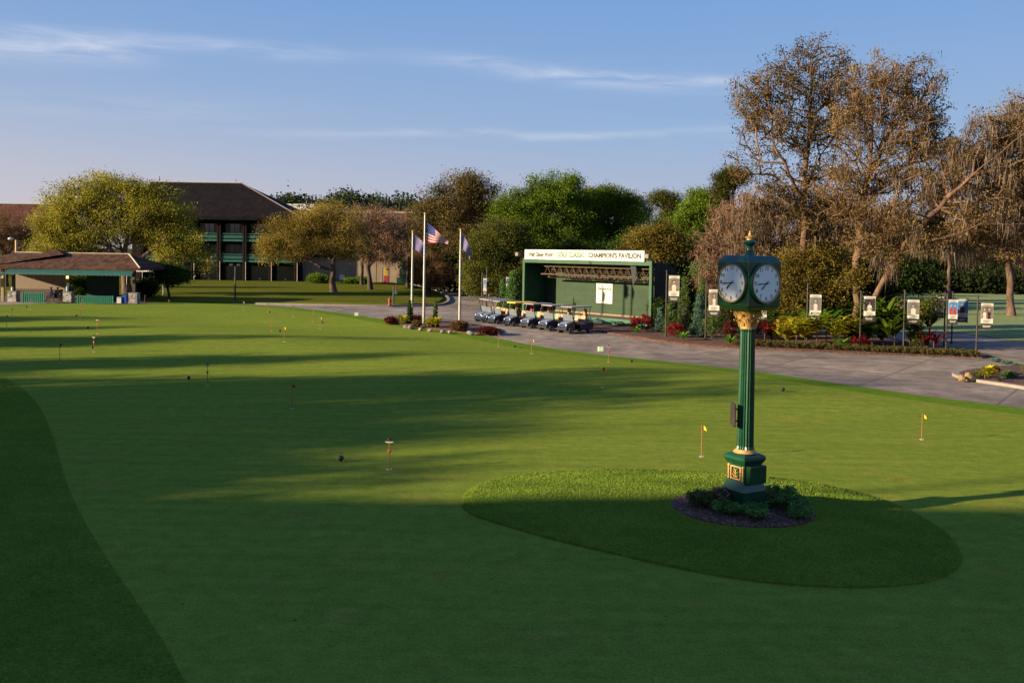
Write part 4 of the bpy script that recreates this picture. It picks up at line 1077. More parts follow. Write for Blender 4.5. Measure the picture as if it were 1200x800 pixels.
mb = MB(); mb.tube([(6.85+.0, DP-.06, 1.75), (6.95, DP-.06, 1.9), (7.1, DP-.06, 1.93), (7.22, DP-.06, 1.86)], .018, 6); mb.tube([(6.8, DP-.06, 1.72), (7.3, DP-.06, 1.72)], .012, 6); mb.tube([(7.1, DP-.06, 1.72), (7.1, DP-.06, 1.93)], .012, 6)
mb.build('board_emblem', GOLDP, b2)
for x, c_ in ((-.25, 'left'), (WP-.1, 'right')):
    MB().tube([(x, .1, 4.7), (x, -.05, 5.15)], .04, 8).build('lamp_bracket', BLACK, pv_)
    MB().bbox(x-.28, x+.10, -.42, -.05, 5.15, 5.48, .05).build('floodlight', M('floodlight_shell', (.16, .12, .09), .5, .2, 6), pv_)
# cloth added for an unknown caster; its shadow falls on the back wall
MB().add([(WP-2.3, .2, 4.6), (WP-1.75, .2, 4.6), (WP-1.75, .2, 3.5), (WP-2.0, .2, 3.1)], [(0, 1, 2, 3)]).build('shadow_caster_cloth', TARP, pv_)
# green padded covers heaped before the stage
PAD = M('folded_green_cover', (.03, .12, .06), .5, .5, 4, .3)
for k, (x, y, sc) in enumerate(((6.9, -.7, 1.0), (8.3, -.8, .9), (9.7, -.6, 1.1), (11.1, -.75, .8), (12.3, -.6, .9))):
    q = pv_.matrix_basis @ Vector((x, y, 0)) if False else Matrix.Translation(PL_) @ Matrix.Rotation(PVA, 4, 'Z') @ Vector((x, y, 0))
    lab = ['leftmost folded green cover heap before the stage, by the rightmost cart', 'second folded green cover heap before the stage', 'tallest folded green cover heap, middle of the stage front', 'lowest folded green cover heap right of the tallest one', 'rightmost folded green cover heap beside the red shrub'][k]
    mb = MB(); random.seed(k+3)
    for i in range(5):
        a = random.uniform(-.5, .5); mb.ball((random.uniform(-.45, .45), random.uniform(-.2, .2), .10+.05*i), .34*sc, 10, 7, (1.35, .7, .42), .18)
    o = mb.build('ground_cover_heap', PAD if k % 2 else M('folded_dark_cover', (.012, .035, .025), .6, .4, 5, .3), None, True, 30); o.location = q; o.rotation_euler = (0, 0, PVA+random.uniform(-.3, .3)); tag(o, lab, 'cover', 'folded green covers before the stage')

# ================================================================ starter shelter at the far left
SHY = 90.0; sx0 = atd(-45, 330, SHY).x; sx1 = atd(163, 330, SHY).x
sh = thing('shelter', 'low open shelter with brown shingled hip roof, green awning and stone-based columns', 'shelter', (sx0, SHY, 0))
wS = sx1-sx0; ez = atd(60, 313, SHY).z; rz_ = atd(90, 297, SHY+4).z; pk = atd(42, 291, SHY+4).z; dS = 8.0
def shingle(name, c1, c2, sc=3.0):
    m, nt, N, L = nodes_of(name); b = N['Principled BSDF']; b.inputs['Roughness'].default_value = .95; b.inputs['Specular IOR Level'].default_value = .08; tc = N.new('ShaderNodeTexCoord')
    bk = N.new('ShaderNodeTexBrick'); mp = N.new('ShaderNodeMapping'); mp.inputs['Rotation'].default_value = (PI/2.0, 0, 0); L.new(tc.outputs['Object'], mp.inputs[0]); L.new(mp.outputs[0], bk.inputs['Vector'])
    bk.inputs['Color1'].default_value = (*c1, 1); bk.inputs['Color2'].default_value = (*c2, 1); bk.inputs['Mortar'].default_value = tuple(c*.4 for c in c1)+(1,); bk.inputs['Scale'].default_value = sc; bk.inputs['Mortar Size'].default_value = .03
    bk.inputs['Brick Width'].default_value = .9; bk.inputs['Row Height'].default_value = .5
    n = N.new('ShaderNodeTexNoise'); n.inputs['Scale'].default_value = .9; n.inputs['Detail'].default_value = 7; n.inputs['Roughness'].default_value = .7; L.new(tc.outputs['Object'], n.inputs['Vector'])
    mr = N.new('ShaderNodeMapRange'); L.new(n.outputs['Fac'], mr.inputs[0]); mr.inputs[1].default_value = .3; mr.inputs[2].default_value = .7; mr.inputs[3].default_value = .6; mr.inputs[4].default_value = 1.4
    hs = N.new('ShaderNodeHueSaturation'); L.new(bk.outputs['Color'], hs.inputs['Color']); L.new(mr.outputs[0], hs.inputs['Value']); L.new(hs.outputs[0], b.inputs['Base Color'])
    bp = N.new('ShaderNodeBump'); bp.inputs['Strength'].default_value = .6; bp.inputs['Distance'].default_value = .05; L.new(bk.outputs['Fac'], bp.inputs['Height']); bp.invert = True; L.new(bp.outputs[0], b.inputs['Normal'])
    MATS[name] = m; return m
SHG = shingle('brown_shingle', (.065, .032, .022), (.13, .07, .042)); SHD = shingle('dark_shingle', (.009, .007, .008), (.014, .010, .011), 1.6)
def hip(x0, x1, y0, y1, ze, zr, rx0, rx1, ry=None, ov=0.25, th=.2):
    ry = ry if ry is not None else (y0+y1)/2
    vs = [(x0, y0, ze), (x1, y0, ze), (x1, y1, ze), (x0, y1, ze), (rx0, ry, zr), (rx1, ry, zr), (x0, y0, ze-th), (x1, y0, ze-th), (x1, y1, ze-th), (x0, y1, ze-th)]
    fs = [(0, 1, 5, 4), (1, 2, 5), (2, 3, 4, 5), (3, 0, 4), (0, 6, 7, 1), (1, 7, 8, 2), (2, 8, 9, 3), (3, 9, 6, 0), (9, 8, 7, 6)]
    return MB().add(vs, fs)
rf = hip(-.5, wS+.3, -.5, dS+.5, ez+.02, rz_, 3.0, wS-2.6, th=.22).build('roof', SHG, sh)
xk = atd(42, 291, SHY).x-sx0
MB().add([(xk-4.2, -.46, ez+.06), (xk+1.4, 2.6, rz_-.1), (xk+1.4, 5.4, rz_-.1), (xk-4.2, 8.2, ez+.1), (xk, 4, pk)], [(0, 1, 4), (1, 2, 4), (2, 3, 4), (3, 0, 4)]).build('raised_hip', SHG, rf)
MB().tube([(wS+.28, -.48, ez+.05), (wS-2.6, 4, rz_+.03)], .07, 6).build('ridge_cap', M('ridge_tile', (.42, .34, .25), .8, .2, 5), rf)
MB().tube([(3, 4, rz_+.03), (wS-2.6, 4, rz_+.03)], .07, 6).build('ridge_cap', MATS['ridge_tile'], rf)
# awning with scalloped hem
def awning(x0, x1, zt, zb_, y0, y1):
    mb = MB(); n = int((x1-x0)/.2); vs = []; 
    for i in range(n+1):
        x = x0+(x1-x0)*i/n; vs += [(x, y0, zt), (x, y1, zb_+.22), (x, y1-.003, zb_ + (.07*abs(math.sin(i*PI/2))))]
    fs = []
    for i in range(n): fs += [(i*3, i*3+1, i*3+4, i*3+3), (i*3+1, i*3+2, i*3+5, i*3+4)]
    return mb.add(vs, fs)
AWN = M('awning_green', (.010, .085, .07), .7, .15, 2)
xa = atd(12, 320, SHY).x-sx0
awning(xa, wS-.3, ez-.15, atd(90, 322.5, SHY).z, -.3, -1.0).build('awning', AWN, sh); awning(-.4, xa-.02, ez-.6, atd(5, 323, SHY).z-.15, -.3, -1.3).build('awning', AWN, sh)
def stone():
    m, nt, N, L = nodes_of('fieldstone'); b = N['Principled BSDF']; b.inputs['Roughness'].default_value = .9; tc = N.new('ShaderNodeTexCoord'); v = N.new('ShaderNodeTexVoronoi'); v.feature = 'DISTANCE_TO_EDGE'; v.inputs['Scale'].default_value = 4.5; L.new(tc.outputs['Object'], v.inputs['Vector'])
    v2 = N.new('ShaderNodeTexVoronoi'); v2.inputs['Scale'].default_value = 4.5; L.new(tc.outputs['Object'], v2.inputs['Vector']); s = N.new('ShaderNodeSeparateColor'); L.new(v2.outputs['Color'], s.inputs[0])
    r = N.new('ShaderNodeValToRGB'); L.new(s.outputs[0], r.inputs[0]); r.color_ramp.elements[0].color = (.14, .12, .11, 1); r.color_ramp.elements[1].color = (.5, .46, .42, 1)
    st = N.new('ShaderNodeMapRange'); L.new(v.outputs[0], st.inputs[0]); st.inputs[2].default_value = .06; mx = N.new('ShaderNodeMix'); mx.data_type = 'RGBA'; L.new(st.outputs[0], mx.inputs['Factor']); mx.inputs['A'].default_value = (.03, .025, .02, 1); L.new(r.outputs[0], mx.inputs['B']); L.new(mx.outputs['Result'], b.inputs['Base Color']); return m
STONE = stone(); POST = M('dark_stained_wood', (.05, .035, .028), .7, .3, 3, stretch=(1, 1, .3)); LAMPG = M('warm_lamp_glass', (1, .62, .22), .4, .05, 3, emit=2.2)
def xs_(px, d=0): return atd(px, 350, SHY+d).x-sx0
piers = [(3, 0), (15.5, 0), (80, 0), (157, 0)]
for k, (px, d) in enumerate(piers):
    x = xs_(px); 
    if k != 0: MB().bbox(x-.42, x+.42, -.25, .45, -.02, 1.0, .04).build('stone_pier', STONE, sh); MB().box(x-.46, x+.46, -.29, .49, 1.0, 1.06).build('pier_cap', CONC, sh)
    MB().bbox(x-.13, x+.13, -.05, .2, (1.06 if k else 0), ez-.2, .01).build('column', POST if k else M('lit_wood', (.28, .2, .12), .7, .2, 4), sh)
    if k != 1:
        l = MB().bbox(x-.09, x+.09, -.27, -.07, 2.32, 2.60, .02).build('wall_lantern', LAMPG if k < 3 else M('pale_lamp_glass', (.6, .62, .6), .4, .05, 3), sh)
        MB().lathe([(.15, 2.6), (.03, 2.72)], 4, c=(x, -.17), sq=True).build('lantern_cap', BLACK, l)
for px in (50, 120): x = xs_(px, 7.5); MB().bbox(x-.12, x+.12, 7.4, 7.64, 0, ez-.2, .01).build('column', POST, sh)
MB().box(xs_(17, 6), xs_(76, 6), 6.0, 6.15, .0, ez-.25).build('back_wall', M('beige_wall', (.24, .18, .13), .8, .12, 1.5, stretch=(3, 1, .4)), sh)
MB().box(xs_(104, 7), xs_(141, 7), 6.6, 6.75, .0, 2.7).build('rear_screen', M('dark_green_screen', (.010, .035, .028), .7, .3, 2), sh)
MB().box(0, wS, -.4, dS+.2, -.02, .03).build('floor_slab', M('shelter_floor', (.12, .10, .10), .8, .2, 2), sh)
MB().bbox(xs_(18, 5), xs_(74, 5), 4.4, 5.0, 0, 1.05, .02).build('counter', M('counter_wood', (.07, .045, .035), .6, .3, 3), sh)
RAILG = M('rail_green', (.012, .17, .10), .5, .12, 3)
def slat_fence(px0, px1, ph, label):
    x0 = xs_(px0)+sx0; x1 = xs_(px1)+sx0; t = thing('slat_fence', label, 'fence', (x0, SHY-1.4, 0), 0, 'low green fences before the shelter'); W = x1-x0; n = int(W/.18)
    MB().box(0, W, -.03, .03, .06, .13).build('bottom_rail', RAILG, t); MB().box(0, W, -.03, .03, ph-.07, ph).build('top_rail', RAILG, t)
    for i in range(n+1): MB().box(W*i/n-.045, W*i/n+.045, -.045, -.031, .10, ph-.02).build('picket', RAILG, t)
    MB().box(0, W, .031, .04, .1, ph-.02).build('backing_screen', M('rail_green_shade', (.008, .10, .065), .6, .1, 3), t)
    for x in (0, W): MB().box(x-.05, x+.05, -.052, .05, 0, ph+.04).build('fence_post', RAILG, t)
slat_fence(35.5, 60, .98, 'shorter green picket fence, left one before the shelter'); slat_fence(99, 139.5, .78, 'longer green picket fence, right one before the shelter')
b = thing('waste_bin', 'blue waste bin beside the right stone pier of the shelter', 'bin', (xs_(147)+sx0, SHY-.1, .03)); MB().lathe([(.24, 0), (.28, .70), (.30, .72), (.30, .80), (.24, .86)], 4, sq=True).build('bin_body', M('bin_blue', (.01, .06, .35), .5, .15, 4), b); MB().lathe([(.31, .86), (.28, .93)], 4, sq=True).build('bin_lid', BLACK, b)
b = thing('drinks_cooler', 'small white drinks cooler between the long green fence and the blue bin', 'cooler', (xs_(141.5)+sx0, SHY-.2, .03)); MB().bbox(-.22, .22, -.18, .18, 0, .52, .04).build('cooler_box', WHITE, b); MB().bbox(-.24, .24, -.2, .2, .53, .62, .03).build('cooler_lid', M('cooler_blue', (.2, .25, .4), .5), b)
b = thing('water_dispenser', 'white water dispenser on top of the left stone pier', 'dispenser', (xs_(15.5)+sx0+.0, SHY-.15, 1.06)); MB().lathe([(.11, 0), (.12, .28), (.10, .34), (.06, .38)], 14).build('jug', WHITE, b); MB().lathe([(.125, .0), (.13, .06)], 14).build('jug_base', TAN, b)
b = thing('water_dispenser', 'pale jug standing on the middle stone pier of the shelter', 'dispenser', (xs_(80)+sx0+.0, SHY-.15, 1.06)); MB().lathe([(.13, 0), (.15, .1), (.14, .42), (.08, .5)], 14).build('jug', M('pale_blue_jug', (.35, .42, .5), .3), b); MB().lathe([(.155, .0), (.16, .05)], 14).build('jug_base', BLACK, b)
# seated people in the shelter
def skin_body(name, joints, edges, rad, mat, parent, sub=1):
    me = bpy.data.meshes.new(name); me.from_pydata(joints, edges, []); o = bpy.data.objects.new(name, me); link(o, parent)
    sk = o.modifiers.new('s', 'SKIN'); 
    bpy.context.view_layer.update()
    if not me.skin_vertices: 
        bm = bmesh.new(); bm.from_mesh(me); bm.verts.layers.skin.verify(); bm.to_mesh(me); bm.free()
    for i, r in enumerate(rad): me.skin_vertices[0].data[i].radius = (r, r)
    me.skin_vertices[0].data[0].use_root = True
    sb = o.modifiers.new('u', 'SUBSURF'); sb.levels = sub; sb.render_levels = sub
    dg = bpy.context.evaluated_depsgraph_get(); dg.update(); m2 = bpy.data.meshes.new_from_object(o.evaluated_get(dg)); o.modifiers.clear(); o.data = m2; m2.materials.clear(); m2.materials.append(mat)
    for f in m2.polygons: f.use_smooth = True
    return o
SKN = M('skin_tone', (.42, .24, .16), .6, .1, 6)
def seated(px, d, rz, label, shirtm, hairm):
    t = thing('person', label, 'person', (xs_(px, d)+sx0, SHY+d, .03), rz)
    J = [(0, 0, .50), (0, .02, .72), (0, .0, 1.02), (0, -.02, 1.14), (0, -.05, 1.27), (-.10, -.02, .50), (-.12, -.42, .52), (-.12, -.44, .10), (-.12, -.58, .05), (.10, -.02, .50), (.12, -.42, .52), (.12, -.44, .10), (.12, -.58, .05),
         (-.19, 0, 1.04), (-.27, -.06, .80), (-.20, -.30, .76), (-.12, -.40, .78), (.19, 0, 1.04), (.27, -.06, .80), (.20, -.30, .76), (.12, -.40, .78)]
    E = [(0, 1), (1, 2), (2, 3), (3, 4), (0, 5), (5, 6), (6, 7), (7, 8), (0, 9), (9, 10), (10, 11), (11, 12), (2, 13), (13, 14), (14, 15), (15, 16), (2, 17), (17, 18), (18, 19), (19, 20)]
    R_ = [.15, .14, .15, .06, .10, .10, .075, .05, .045, .10, .075, .05, .045, .07, .05, .038, .03, .07, .05, .038, .03]
    skin_body('body', J, E, R_, SKN, t)
    R2 = [.17, .16, .17, .075]; J2 = [J[0], J[1], J[2], (0, -.01, 1.10), J[13], (-.24, -.04, .88), J[17], (.24, -.04, .88)]
    skin_body('shirt', J2, [(0, 1), (1, 2), (2, 3), (2, 4), (4, 5), (2, 6), (6, 7)], [.17, .16, .165, .075, .085, .065, .085, .065], shirtm, t)
    MB().ball((0, -.035, 1.325), .108, 12, 8, (1, 1.05, .75)).build('hair', hairm, t, True)
    ch = thing('chair', 'dark chair under ' + label.split(' seated')[0], 'chair', (xs_(px, d)+sx0, SHY+d, .03), rz)
    MB().bbox(-.24, .24, -.25, .22, .32, .36, .01).build('seat', BLACK, ch); MB().bbox(-.24, .24, .20, .24, .36, .85, .01).build('backrest', BLACK, ch)
    for a in (-.21, .21):
        for c in (-.21, .19): MB().tube([(a, c, 0), (a, c, .32)], .015, 6).build('leg', BLACK, ch)
seated(60.5, 1.2, -.9, 'person in a bright blue shirt seated behind the shorter fence', M('shirt_blue', (.02, .10, .45), .7), M('hair_brown', (.06, .03, .02), .8))
seated(67.5, 1.6, 1.0, 'person in a dark shirt seated at the counter beside the blue shirt', M('shirt_dark', (.03, .03, .035), .7), MATS['hair_brown'])

# ================================================================ hotel building behind the trees
HBY = 157.0; WALLD = M('dark_timber_wall', (.017, .012, .010), .9, .35, 1.2, spec=.1, stretch=(3, 3, .15)); GLS = M('dark_window', (.02, .022, .025), .12, .3, .6, spec=.8); CURT = M('curtain_tan', (.16, .10, .07), .8, .3, 2, stretch=(6, 1, .2)); TEAL = M('balcony_teal', (.010, .11, .08), .5, .1, 3)
x0 = atd(150, 320, HBY).x; x1 = atd(350, 320, HBY).x
hb = thing('hotel_building', 'three storey dark timber building with green balconies and steep dark hip roof', 'building', (x0, HBY, 0)); W = x1-x0
zs = [0, 3.45, 6.9, 10.35]
zr = atd(200, 213.5, HBY+9).z
MB().box(0, W, 1.6, 16, 0, 10.4).build('wall', WALLD, hb)
ra = atd(178, 213, HBY+9).x-x0; rb = atd(284, 220, HBY+9).x-x0
rfh = hip(-1.6, W+.8, -1.4, 18, zs[3]+.35, zr, ra, rb, 8.5, th=.5).build('roof', SHD, hb)
MB().tube([(ra, 8.5, zr), (rb, 8.5, zr)], .18, 6).build('ridge_flashing', M('pale_flashing', (.35, .33, .33), .5), rfh)
MB().tube([(rb, 8.5, zr), (W+.8, -1.4, zs[3]+.4)], .12, 6).build('hip_flashing', M('dim_flashing', (.12, .10, .10), .6), rfh)
for (vx, vz) in ((ra+1.5, .9), (rb-1.0, .7)): MB().tube([(vx, 8.5, zr), (vx, 8.5, zr+vz)], .07, 6).build('vent_pipe', BLACK, rfh)
bay = 30.2*HBY/F; nb = int(W/bay)+1
for k in range(nb+1):
    x = W - .2 - k*bay
    if x < 0: break
    MB().box(x-.55, x-.30, -.2, 1.62, 0, 10.36).build('column', WALLD, hb)
    MB().box(x-.16, x+.12, -.25, 1.62, 3.3 if k % 1 == 0 else 0, 10.36).build('column', WALLD, hb)
    MB().box(x-.05, x+.05, -.3, -.26, 0, 3.3).build('downpipe', M('pale_pipe', (.40, .34, .28), .6), hb)
    if x-bay < -1: continue
    xa, xb = x-bay+.14, x-.57
    for fl in (1, 2):
        z = zs[fl]
        bl = MB().box(xa, xb, -.1, 1.58, z-.22, z).build('balcony', TEAL, hb)
        MB().box(xa, xb, -.12, -.06, z+1.0, z+1.1).build('handrail', TEAL, bl); MB().box(xa, xb, -.12, -.06, z+.02, z+.10).build('bottom_rail', TEAL, bl)
        MB().box(xa, xb, -.085, -.07, z+.3, z+.78).build('balcony_panel', M('balcony_panel_teal', (.006, .07, .05), .5, .1, 3), bl)
        wn = MB().box(xa+.2, xb-.2, 1.55, 1.597, z+.1, z+2.7).build('window', GLS, hb)
        MB().box((xa+xb)/2-.04, (xa+xb)/2+.04, 1.50, 1.549, z+.1, z+2.7).build('window_frame', BLACK, wn)
        MB().box(xa+.25, xa+1.1, 1.52, 1.547, z+.1, z+2.65).build('curtain', CURT, wn); MB().box(xb-1.0, xb-.25, 1.52, 1.547, z+.1, z+2.65).build('curtain', CURT, wn)
    wn = MB().box(xa+.3, xb-.3, 1.55, 1.597, .1, 2.6).build('window', GLS, hb); MB().box(xa+1.6, xb-1.6, 1.40, 1.549, .25, .55).build('wall_unit', M('unit_grey', (.35, .33, .32), .6), wn)
# left wing behind the bare tree
WGY = 175; xa = atd(-60, 300, WGY).x; xb = atd(60, 300, WGY).x
wg = thing('hotel_wing', 'red-brown roofed wing of the hotel at the far left behind bare trees', 'building', (xa, WGY, 0)); W2_ = xb-xa; zt = atd(20, 239, WGY+3).z; ze_ = atd(20, 275, WGY).z
MB().box(0, W2_, 1, 14, 0, ze_).build('wall', M('wing_wall', (.12, .055, .04), .8, .3, 1.0, stretch=(2, 1, .3)), wg)
MB().add([(-1, -.5, ze_), (W2_+1, -.5, ze_), (W2_-.5, 4, zt), (-1, 4, zt), (-1, 15, ze_), (W2_+1, 15, ze_)], [(0, 1, 2, 3), (3, 2, 5, 4), (1, 5, 2)]).build('roof', shingle('red_shingle', (.085, .036, .028), (.12, .052, .038), 1.6), wg)
MB().box(-1, W2_-.4, 3.8, 4.2, zt, zt+.18).build('ridge_flashing', MATS['pale_flashing'], wg)
for k in range(4):
    x = 2+k*4.6
    if x+3 < W2_: b = MB().box(x, x+3, .5, .98, 3.0, 4.0).build('balcony', TEAL, wg); MB().box(x, x+3, .42, .49, 3.9, 4.05).build('handrail', TEAL, b)
# low beige building right of the hotel
BEI = M('beige_stucco', (.25, .19, .13), .85, .14, .8, .15, stretch=(1, 1, .3)); LBY = 160
xa = atd(351, 320, LBY).x; xb = atd(470, 320, LBY).x
lb = thing('low_building', 'low beige walled building with brown mansard roof behind the oak', 'building', (xa, LBY, 0)); W3 = xb-xa; zw = atd(400, 302, LBY).z; zt = atd(440, 262, LBY+2).z
MB().box(0, W3, 0, 14, 0, zw+.8).build('wall', BEI, lb)
MB().add([(-.3, -.6, zw), (W3+.6, -.6, zw), (W3-.5, 2.5, zt), (1, 2.5, zt), (-.3, 14, zw), (W3+.6, 14, zw), (W3-.5, 12, zt), (1, 12, zt)], [(0, 1, 2, 3), (1, 5, 6, 2), (5, 4, 7, 6), (4, 0, 3, 7), (3, 2, 6, 7), (0, 4, 5, 1)]).build('roof', SHD, lb)
for k in range(8): x = 2+k*2.2; MB().box(x, x+.06, -.03, -.001, 0, zw-.05).build('wall_joint', M('joint_brown', (.2, .14, .1), .8), lb)
for px, c_ in ((401, 'a'),): p = atd(px, 325, LBY); MB().lathe([(.5, 0), (.5, .05)], 20, mat=Matrix.Translation((p.x-xa, -.03, p.z)) @ Matrix.Rotation(PI/2, 4, 'X')).build('round_plaque', WHITE, lb)
p = atd(476, 322, LBY); MB().box(p.x-xa-1.6, p.x-xa-.3, -.06, -.001, 0, 2.3).build('door', GREEN_D, lb)
# taller block farther back
FBY = 172; xa = atd(352, 300, FBY).x; xb = atd(482, 300, FBY).x; zt = atd(460, 250, FBY).z
fbk = thing('rear_building', 'dark brown building with thin pale parapet line, behind the low beige one', 'building', (xa, FBY, 0))
MB().box(0, xb-xa, 0, 12, 0, zt).build('wall', M('brown_siding', (.10, .055, .04), .8, .25, 1, stretch=(2, 1, .3)), fbk); MB().box(-.2, xb-xa+.2, -.3, 12.2, zt+.003, zt+.35).build('parapet', M('parapet_tan', (.42, .28, .20), .7), fbk)
FWY = 230; xa = atd(333, 300, FWY).x; xb = atd(372, 300, FWY).x; zt = atd(350, 241, FWY).z
fw = thing('white_block', 'small white flat roofed block peeping over the trees right of the dark roof', 'building', (xa, FWY, 0)); MB().box(0, xb-xa, 0, 10, 0, zt).build('wall', M('white_wall', (.62, .60, .62), .7), fw); MB().box(-.2, xb-xa+.2, -.2, 10.2, zt+.003, zt+.4).build('parapet', WHITE, fw); MB().tube([(5, 2, zt), (5, 2, zt+1.4)], .12, 6).build('flue', BLACK, fw)
# white tent-like canopy right of the shelter
p = base(170, 104, 0); tn = thing('canopy_tent', 'white peaked canopy just right of the shelter roof end', 'tent', tuple(p)); zc_ = atd(170, 318, 104).z; zt_ = atd(170, 310.5, 104).z
MB().add([(-1.6, -1.4, zc_), (1.6, -1.4, zc_), (1.6, 1.4, zc_), (-1.6, 1.4, zc_), (0, 0, zt_+.25)], [(0, 1, 4), (1, 2, 4), (2, 3, 4), (3, 0, 4)]).build('canopy', CREAM, tn)
for a in (-1.5, 1.5):
    for c in (-1.3, 1.3): MB().tube([(a, c, 0), (a, c, zc_)], .03, 6).build('pole', WHITE, tn)

# ================================================================ lamp posts and small fixtures
def lamp_post(px, pb, ptp, label, twin=True):
    f_ = at(px, pb, .13) if pb < 370 else at(px, pb, 0); top = atd(px, ptp, f_.y).z-f_.z; t = thing('lamp_post', label, 'lamp post', tuple(f_), 0)
    MB().tube([(0, 0, -.15), (0, 0, top)], [.09, .06], 10).build('post', BRONZE, t, True); MB().lathe([(.18, 0), (.16, .25), (.1, .3)], 12).build('post_base', BRONZE, t)
    if twin: MB().tube([(-.4, 0, top-.1), (.4, 0, top-.1)], .03, 6).build('arm', BRONZE, t)
    for s in ((-1, 1) if twin else (0,)):
        MB().bbox(s*.38-.18, s*.38+.18, -.16, .16, top-.08, top+.12, .03).build('lamp_head', BRONZE, t); MB().box(s*.38-.12, s*.38+.12, -.1, .1, top-.10, top-.082).build('lens', M('lens_pale', (.6, .55, .45), .3), t)
lamp_post(275.5, 352.5, 310.5, 'dark twin-headed lamp post on the lawn below the hotel')
t = thing('light_pole', 'tall tan pole with a small white light head rising behind the shelter', 'light pole', tuple(base(19.5, 100, 0))); zt = atd(19.5, 281, 100).z
MB().tube([(0, 0, 0), (0, 0, zt)], [.16, .14], 10).build('pole', M('tan_pole', (.45, .30, .16), .7), t, True); MB().tube([(0, 0, zt-.1), (-.55, 0, zt+.15)], .05, 6).build('arm', BRONZE, t); MB().ball((-.6, 0, zt+.1), .3, 12, 8, (1, 1, .5)).build('light_head', WHITE, t, True)
f_ = at(461, 357.5, .13); t = thing('marker_post', 'dark post with a green and red bird feeder-like box on the lawn corner', 'post', tuple(f_)); zt = atd(461, 336, f_.y).z-f_.z
MB().tube([(0, 0, -.1), (0, 0, zt)], .09, 8).build('post', BRONZE, t); MB().bbox(.12, .40, -.15, .15, zt-.75, zt-.35, .04).build('green_box', M('box_green', (.01, .12, .06), .5), t); MB().bbox(.16, .34, -.10, .10, zt-.34, zt+.12, .04).build('red_box', M('box_red', (.20, .02, .02), .6), t)
f_ = at(456.5, 357.8, .13); t = thing('fire_hydrant', 'small dull red hydrant on the lawn edge beside a dark post', 'hydrant', tuple(f_)); HR = M('hydrant_red', (.30, .05, .03), .6, .2, 6)
MB().lathe([(.17, 0), (.17, .06), (.12, .08), (.12, .50), (.15, .52), (.13, .62), (.05, .70), (.04, .76)], 14).build('barrel', HR, t, True); MB().tube([(-.2, 0, .42), (.2, 0, .42)], .06, 8).build('outlet', HR, t); MB().tube([(0, 0, .42), (0, -.2, .42)], .07, 8).build('outlet', HR, t)
f_ = base(452.5, 152, .13); t = thing('mascot_board', 'tall narrow yellow and red board against the beige wall', 'board', tuple(f_)); zt = atd(452, 315, 152).z
MB().bbox(-.4, .4, -.1, .1, 1.3, zt, .08).build('yellow_panel', M('ochre_board', (.38, .24, .03), .6), t); MB().bbox(-.4, .4, -.1, .1, 0, 1.28, .08).build('red_panel', M('dull_red', (.25, .03, .03), .6), t); MB().box(-.6, -.5, -.08, .08, 0, zt+.2).build('side_post', BRONZE, t)
f_ = base(465, 152, .13); t = thing('utility_box', 'brown utility box on a stand by the beige wall corner', 'box', tuple(f_)); MB().bbox(-.5, .5, -.2, .2, 1.0, 2.6, .04).build('box_body', M('tan_box', (.3, .2, .13), .7), t); MB().tube([(0, 0, 0), (0, 0, 1.0)], .08, 8).build('stand', BRONZE, t)
f_ = at(563, 378.5, 0)
f_ = at(914, 459)
# ================================================================ vegetation
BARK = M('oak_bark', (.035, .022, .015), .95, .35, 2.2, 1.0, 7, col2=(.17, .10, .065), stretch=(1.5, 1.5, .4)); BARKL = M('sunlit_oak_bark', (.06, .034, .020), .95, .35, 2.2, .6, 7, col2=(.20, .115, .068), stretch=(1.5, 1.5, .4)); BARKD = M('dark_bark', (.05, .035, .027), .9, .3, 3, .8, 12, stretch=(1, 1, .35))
M('twig_brown', (.22, .12, .08), .9, .3, 2)
L_GOLD = leafmat('leaf_golden_green', (.050, .052, .006), (.38, .34, .040), .42)
L_OLIVE = leafmat('leaf_olive', (.030, .024, .008), (.17, .125, .038), .3)
L_BROWN = leafmat('leaf_bronze', (.030, .018, .008), (.20, .115, .045), .35)
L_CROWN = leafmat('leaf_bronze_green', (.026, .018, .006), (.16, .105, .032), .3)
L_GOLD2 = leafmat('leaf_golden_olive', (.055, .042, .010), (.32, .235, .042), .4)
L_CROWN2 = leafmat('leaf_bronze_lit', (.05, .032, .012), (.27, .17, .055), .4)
L_GREEN = leafmat('leaf_fresh_green', (.018, .040, .004), (.15, .22, .016), .4)
L_DEEP = leafmat('leaf_deep_green', (.008, .018, .004), (.050, .085, .014), .3)
L_MIX = leafmat('leaf_oak_green', (.016, .022, .005), (.13, .135, .022), .35)
L_MOSS = leafmat('spanish_moss', (.07, .050, .034), (.22, .16, .11), .35)
L_ORNG = leafmat('leaf_orange_olive', (.035, .028, .006), (.20, .15, .026), .35)
L_REDB = leafmat('leaf_red', (.05, .006, .007), (.24, .02, .022), .35)
L_YEL = leafmat('leaf_yellow', (.14, .16, .012), (.55, .48, .03), .35)
L_CYP = leafmat('leaf_cypress', (.03, .05, .012), (.10, .15, .035), .25)
L_BLUE = leafmat('leaf_blue_green', (.03, .06, .045), (.09, .16, .11), .2)
L_DARKR = leafmat('leaf_dark_red', (.03, .006, .006), (.11, .02, .018), .3)
L_JUN = leafmat('leaf_juniper', (.03, .085, .02), (.13, .25, .06), .25)
L_PINK = leafmat('petal_pink', (.22, .07, .14), (.45, .20, .30), .3)
L_GRASSP = leafmat('leaf_liriope', (.03, .035, .010), (.13, .10, .030), .3)
L_FERN = leafmat('leaf_bright_green', (.04, .12, .01), (.16, .33, .03), .35)

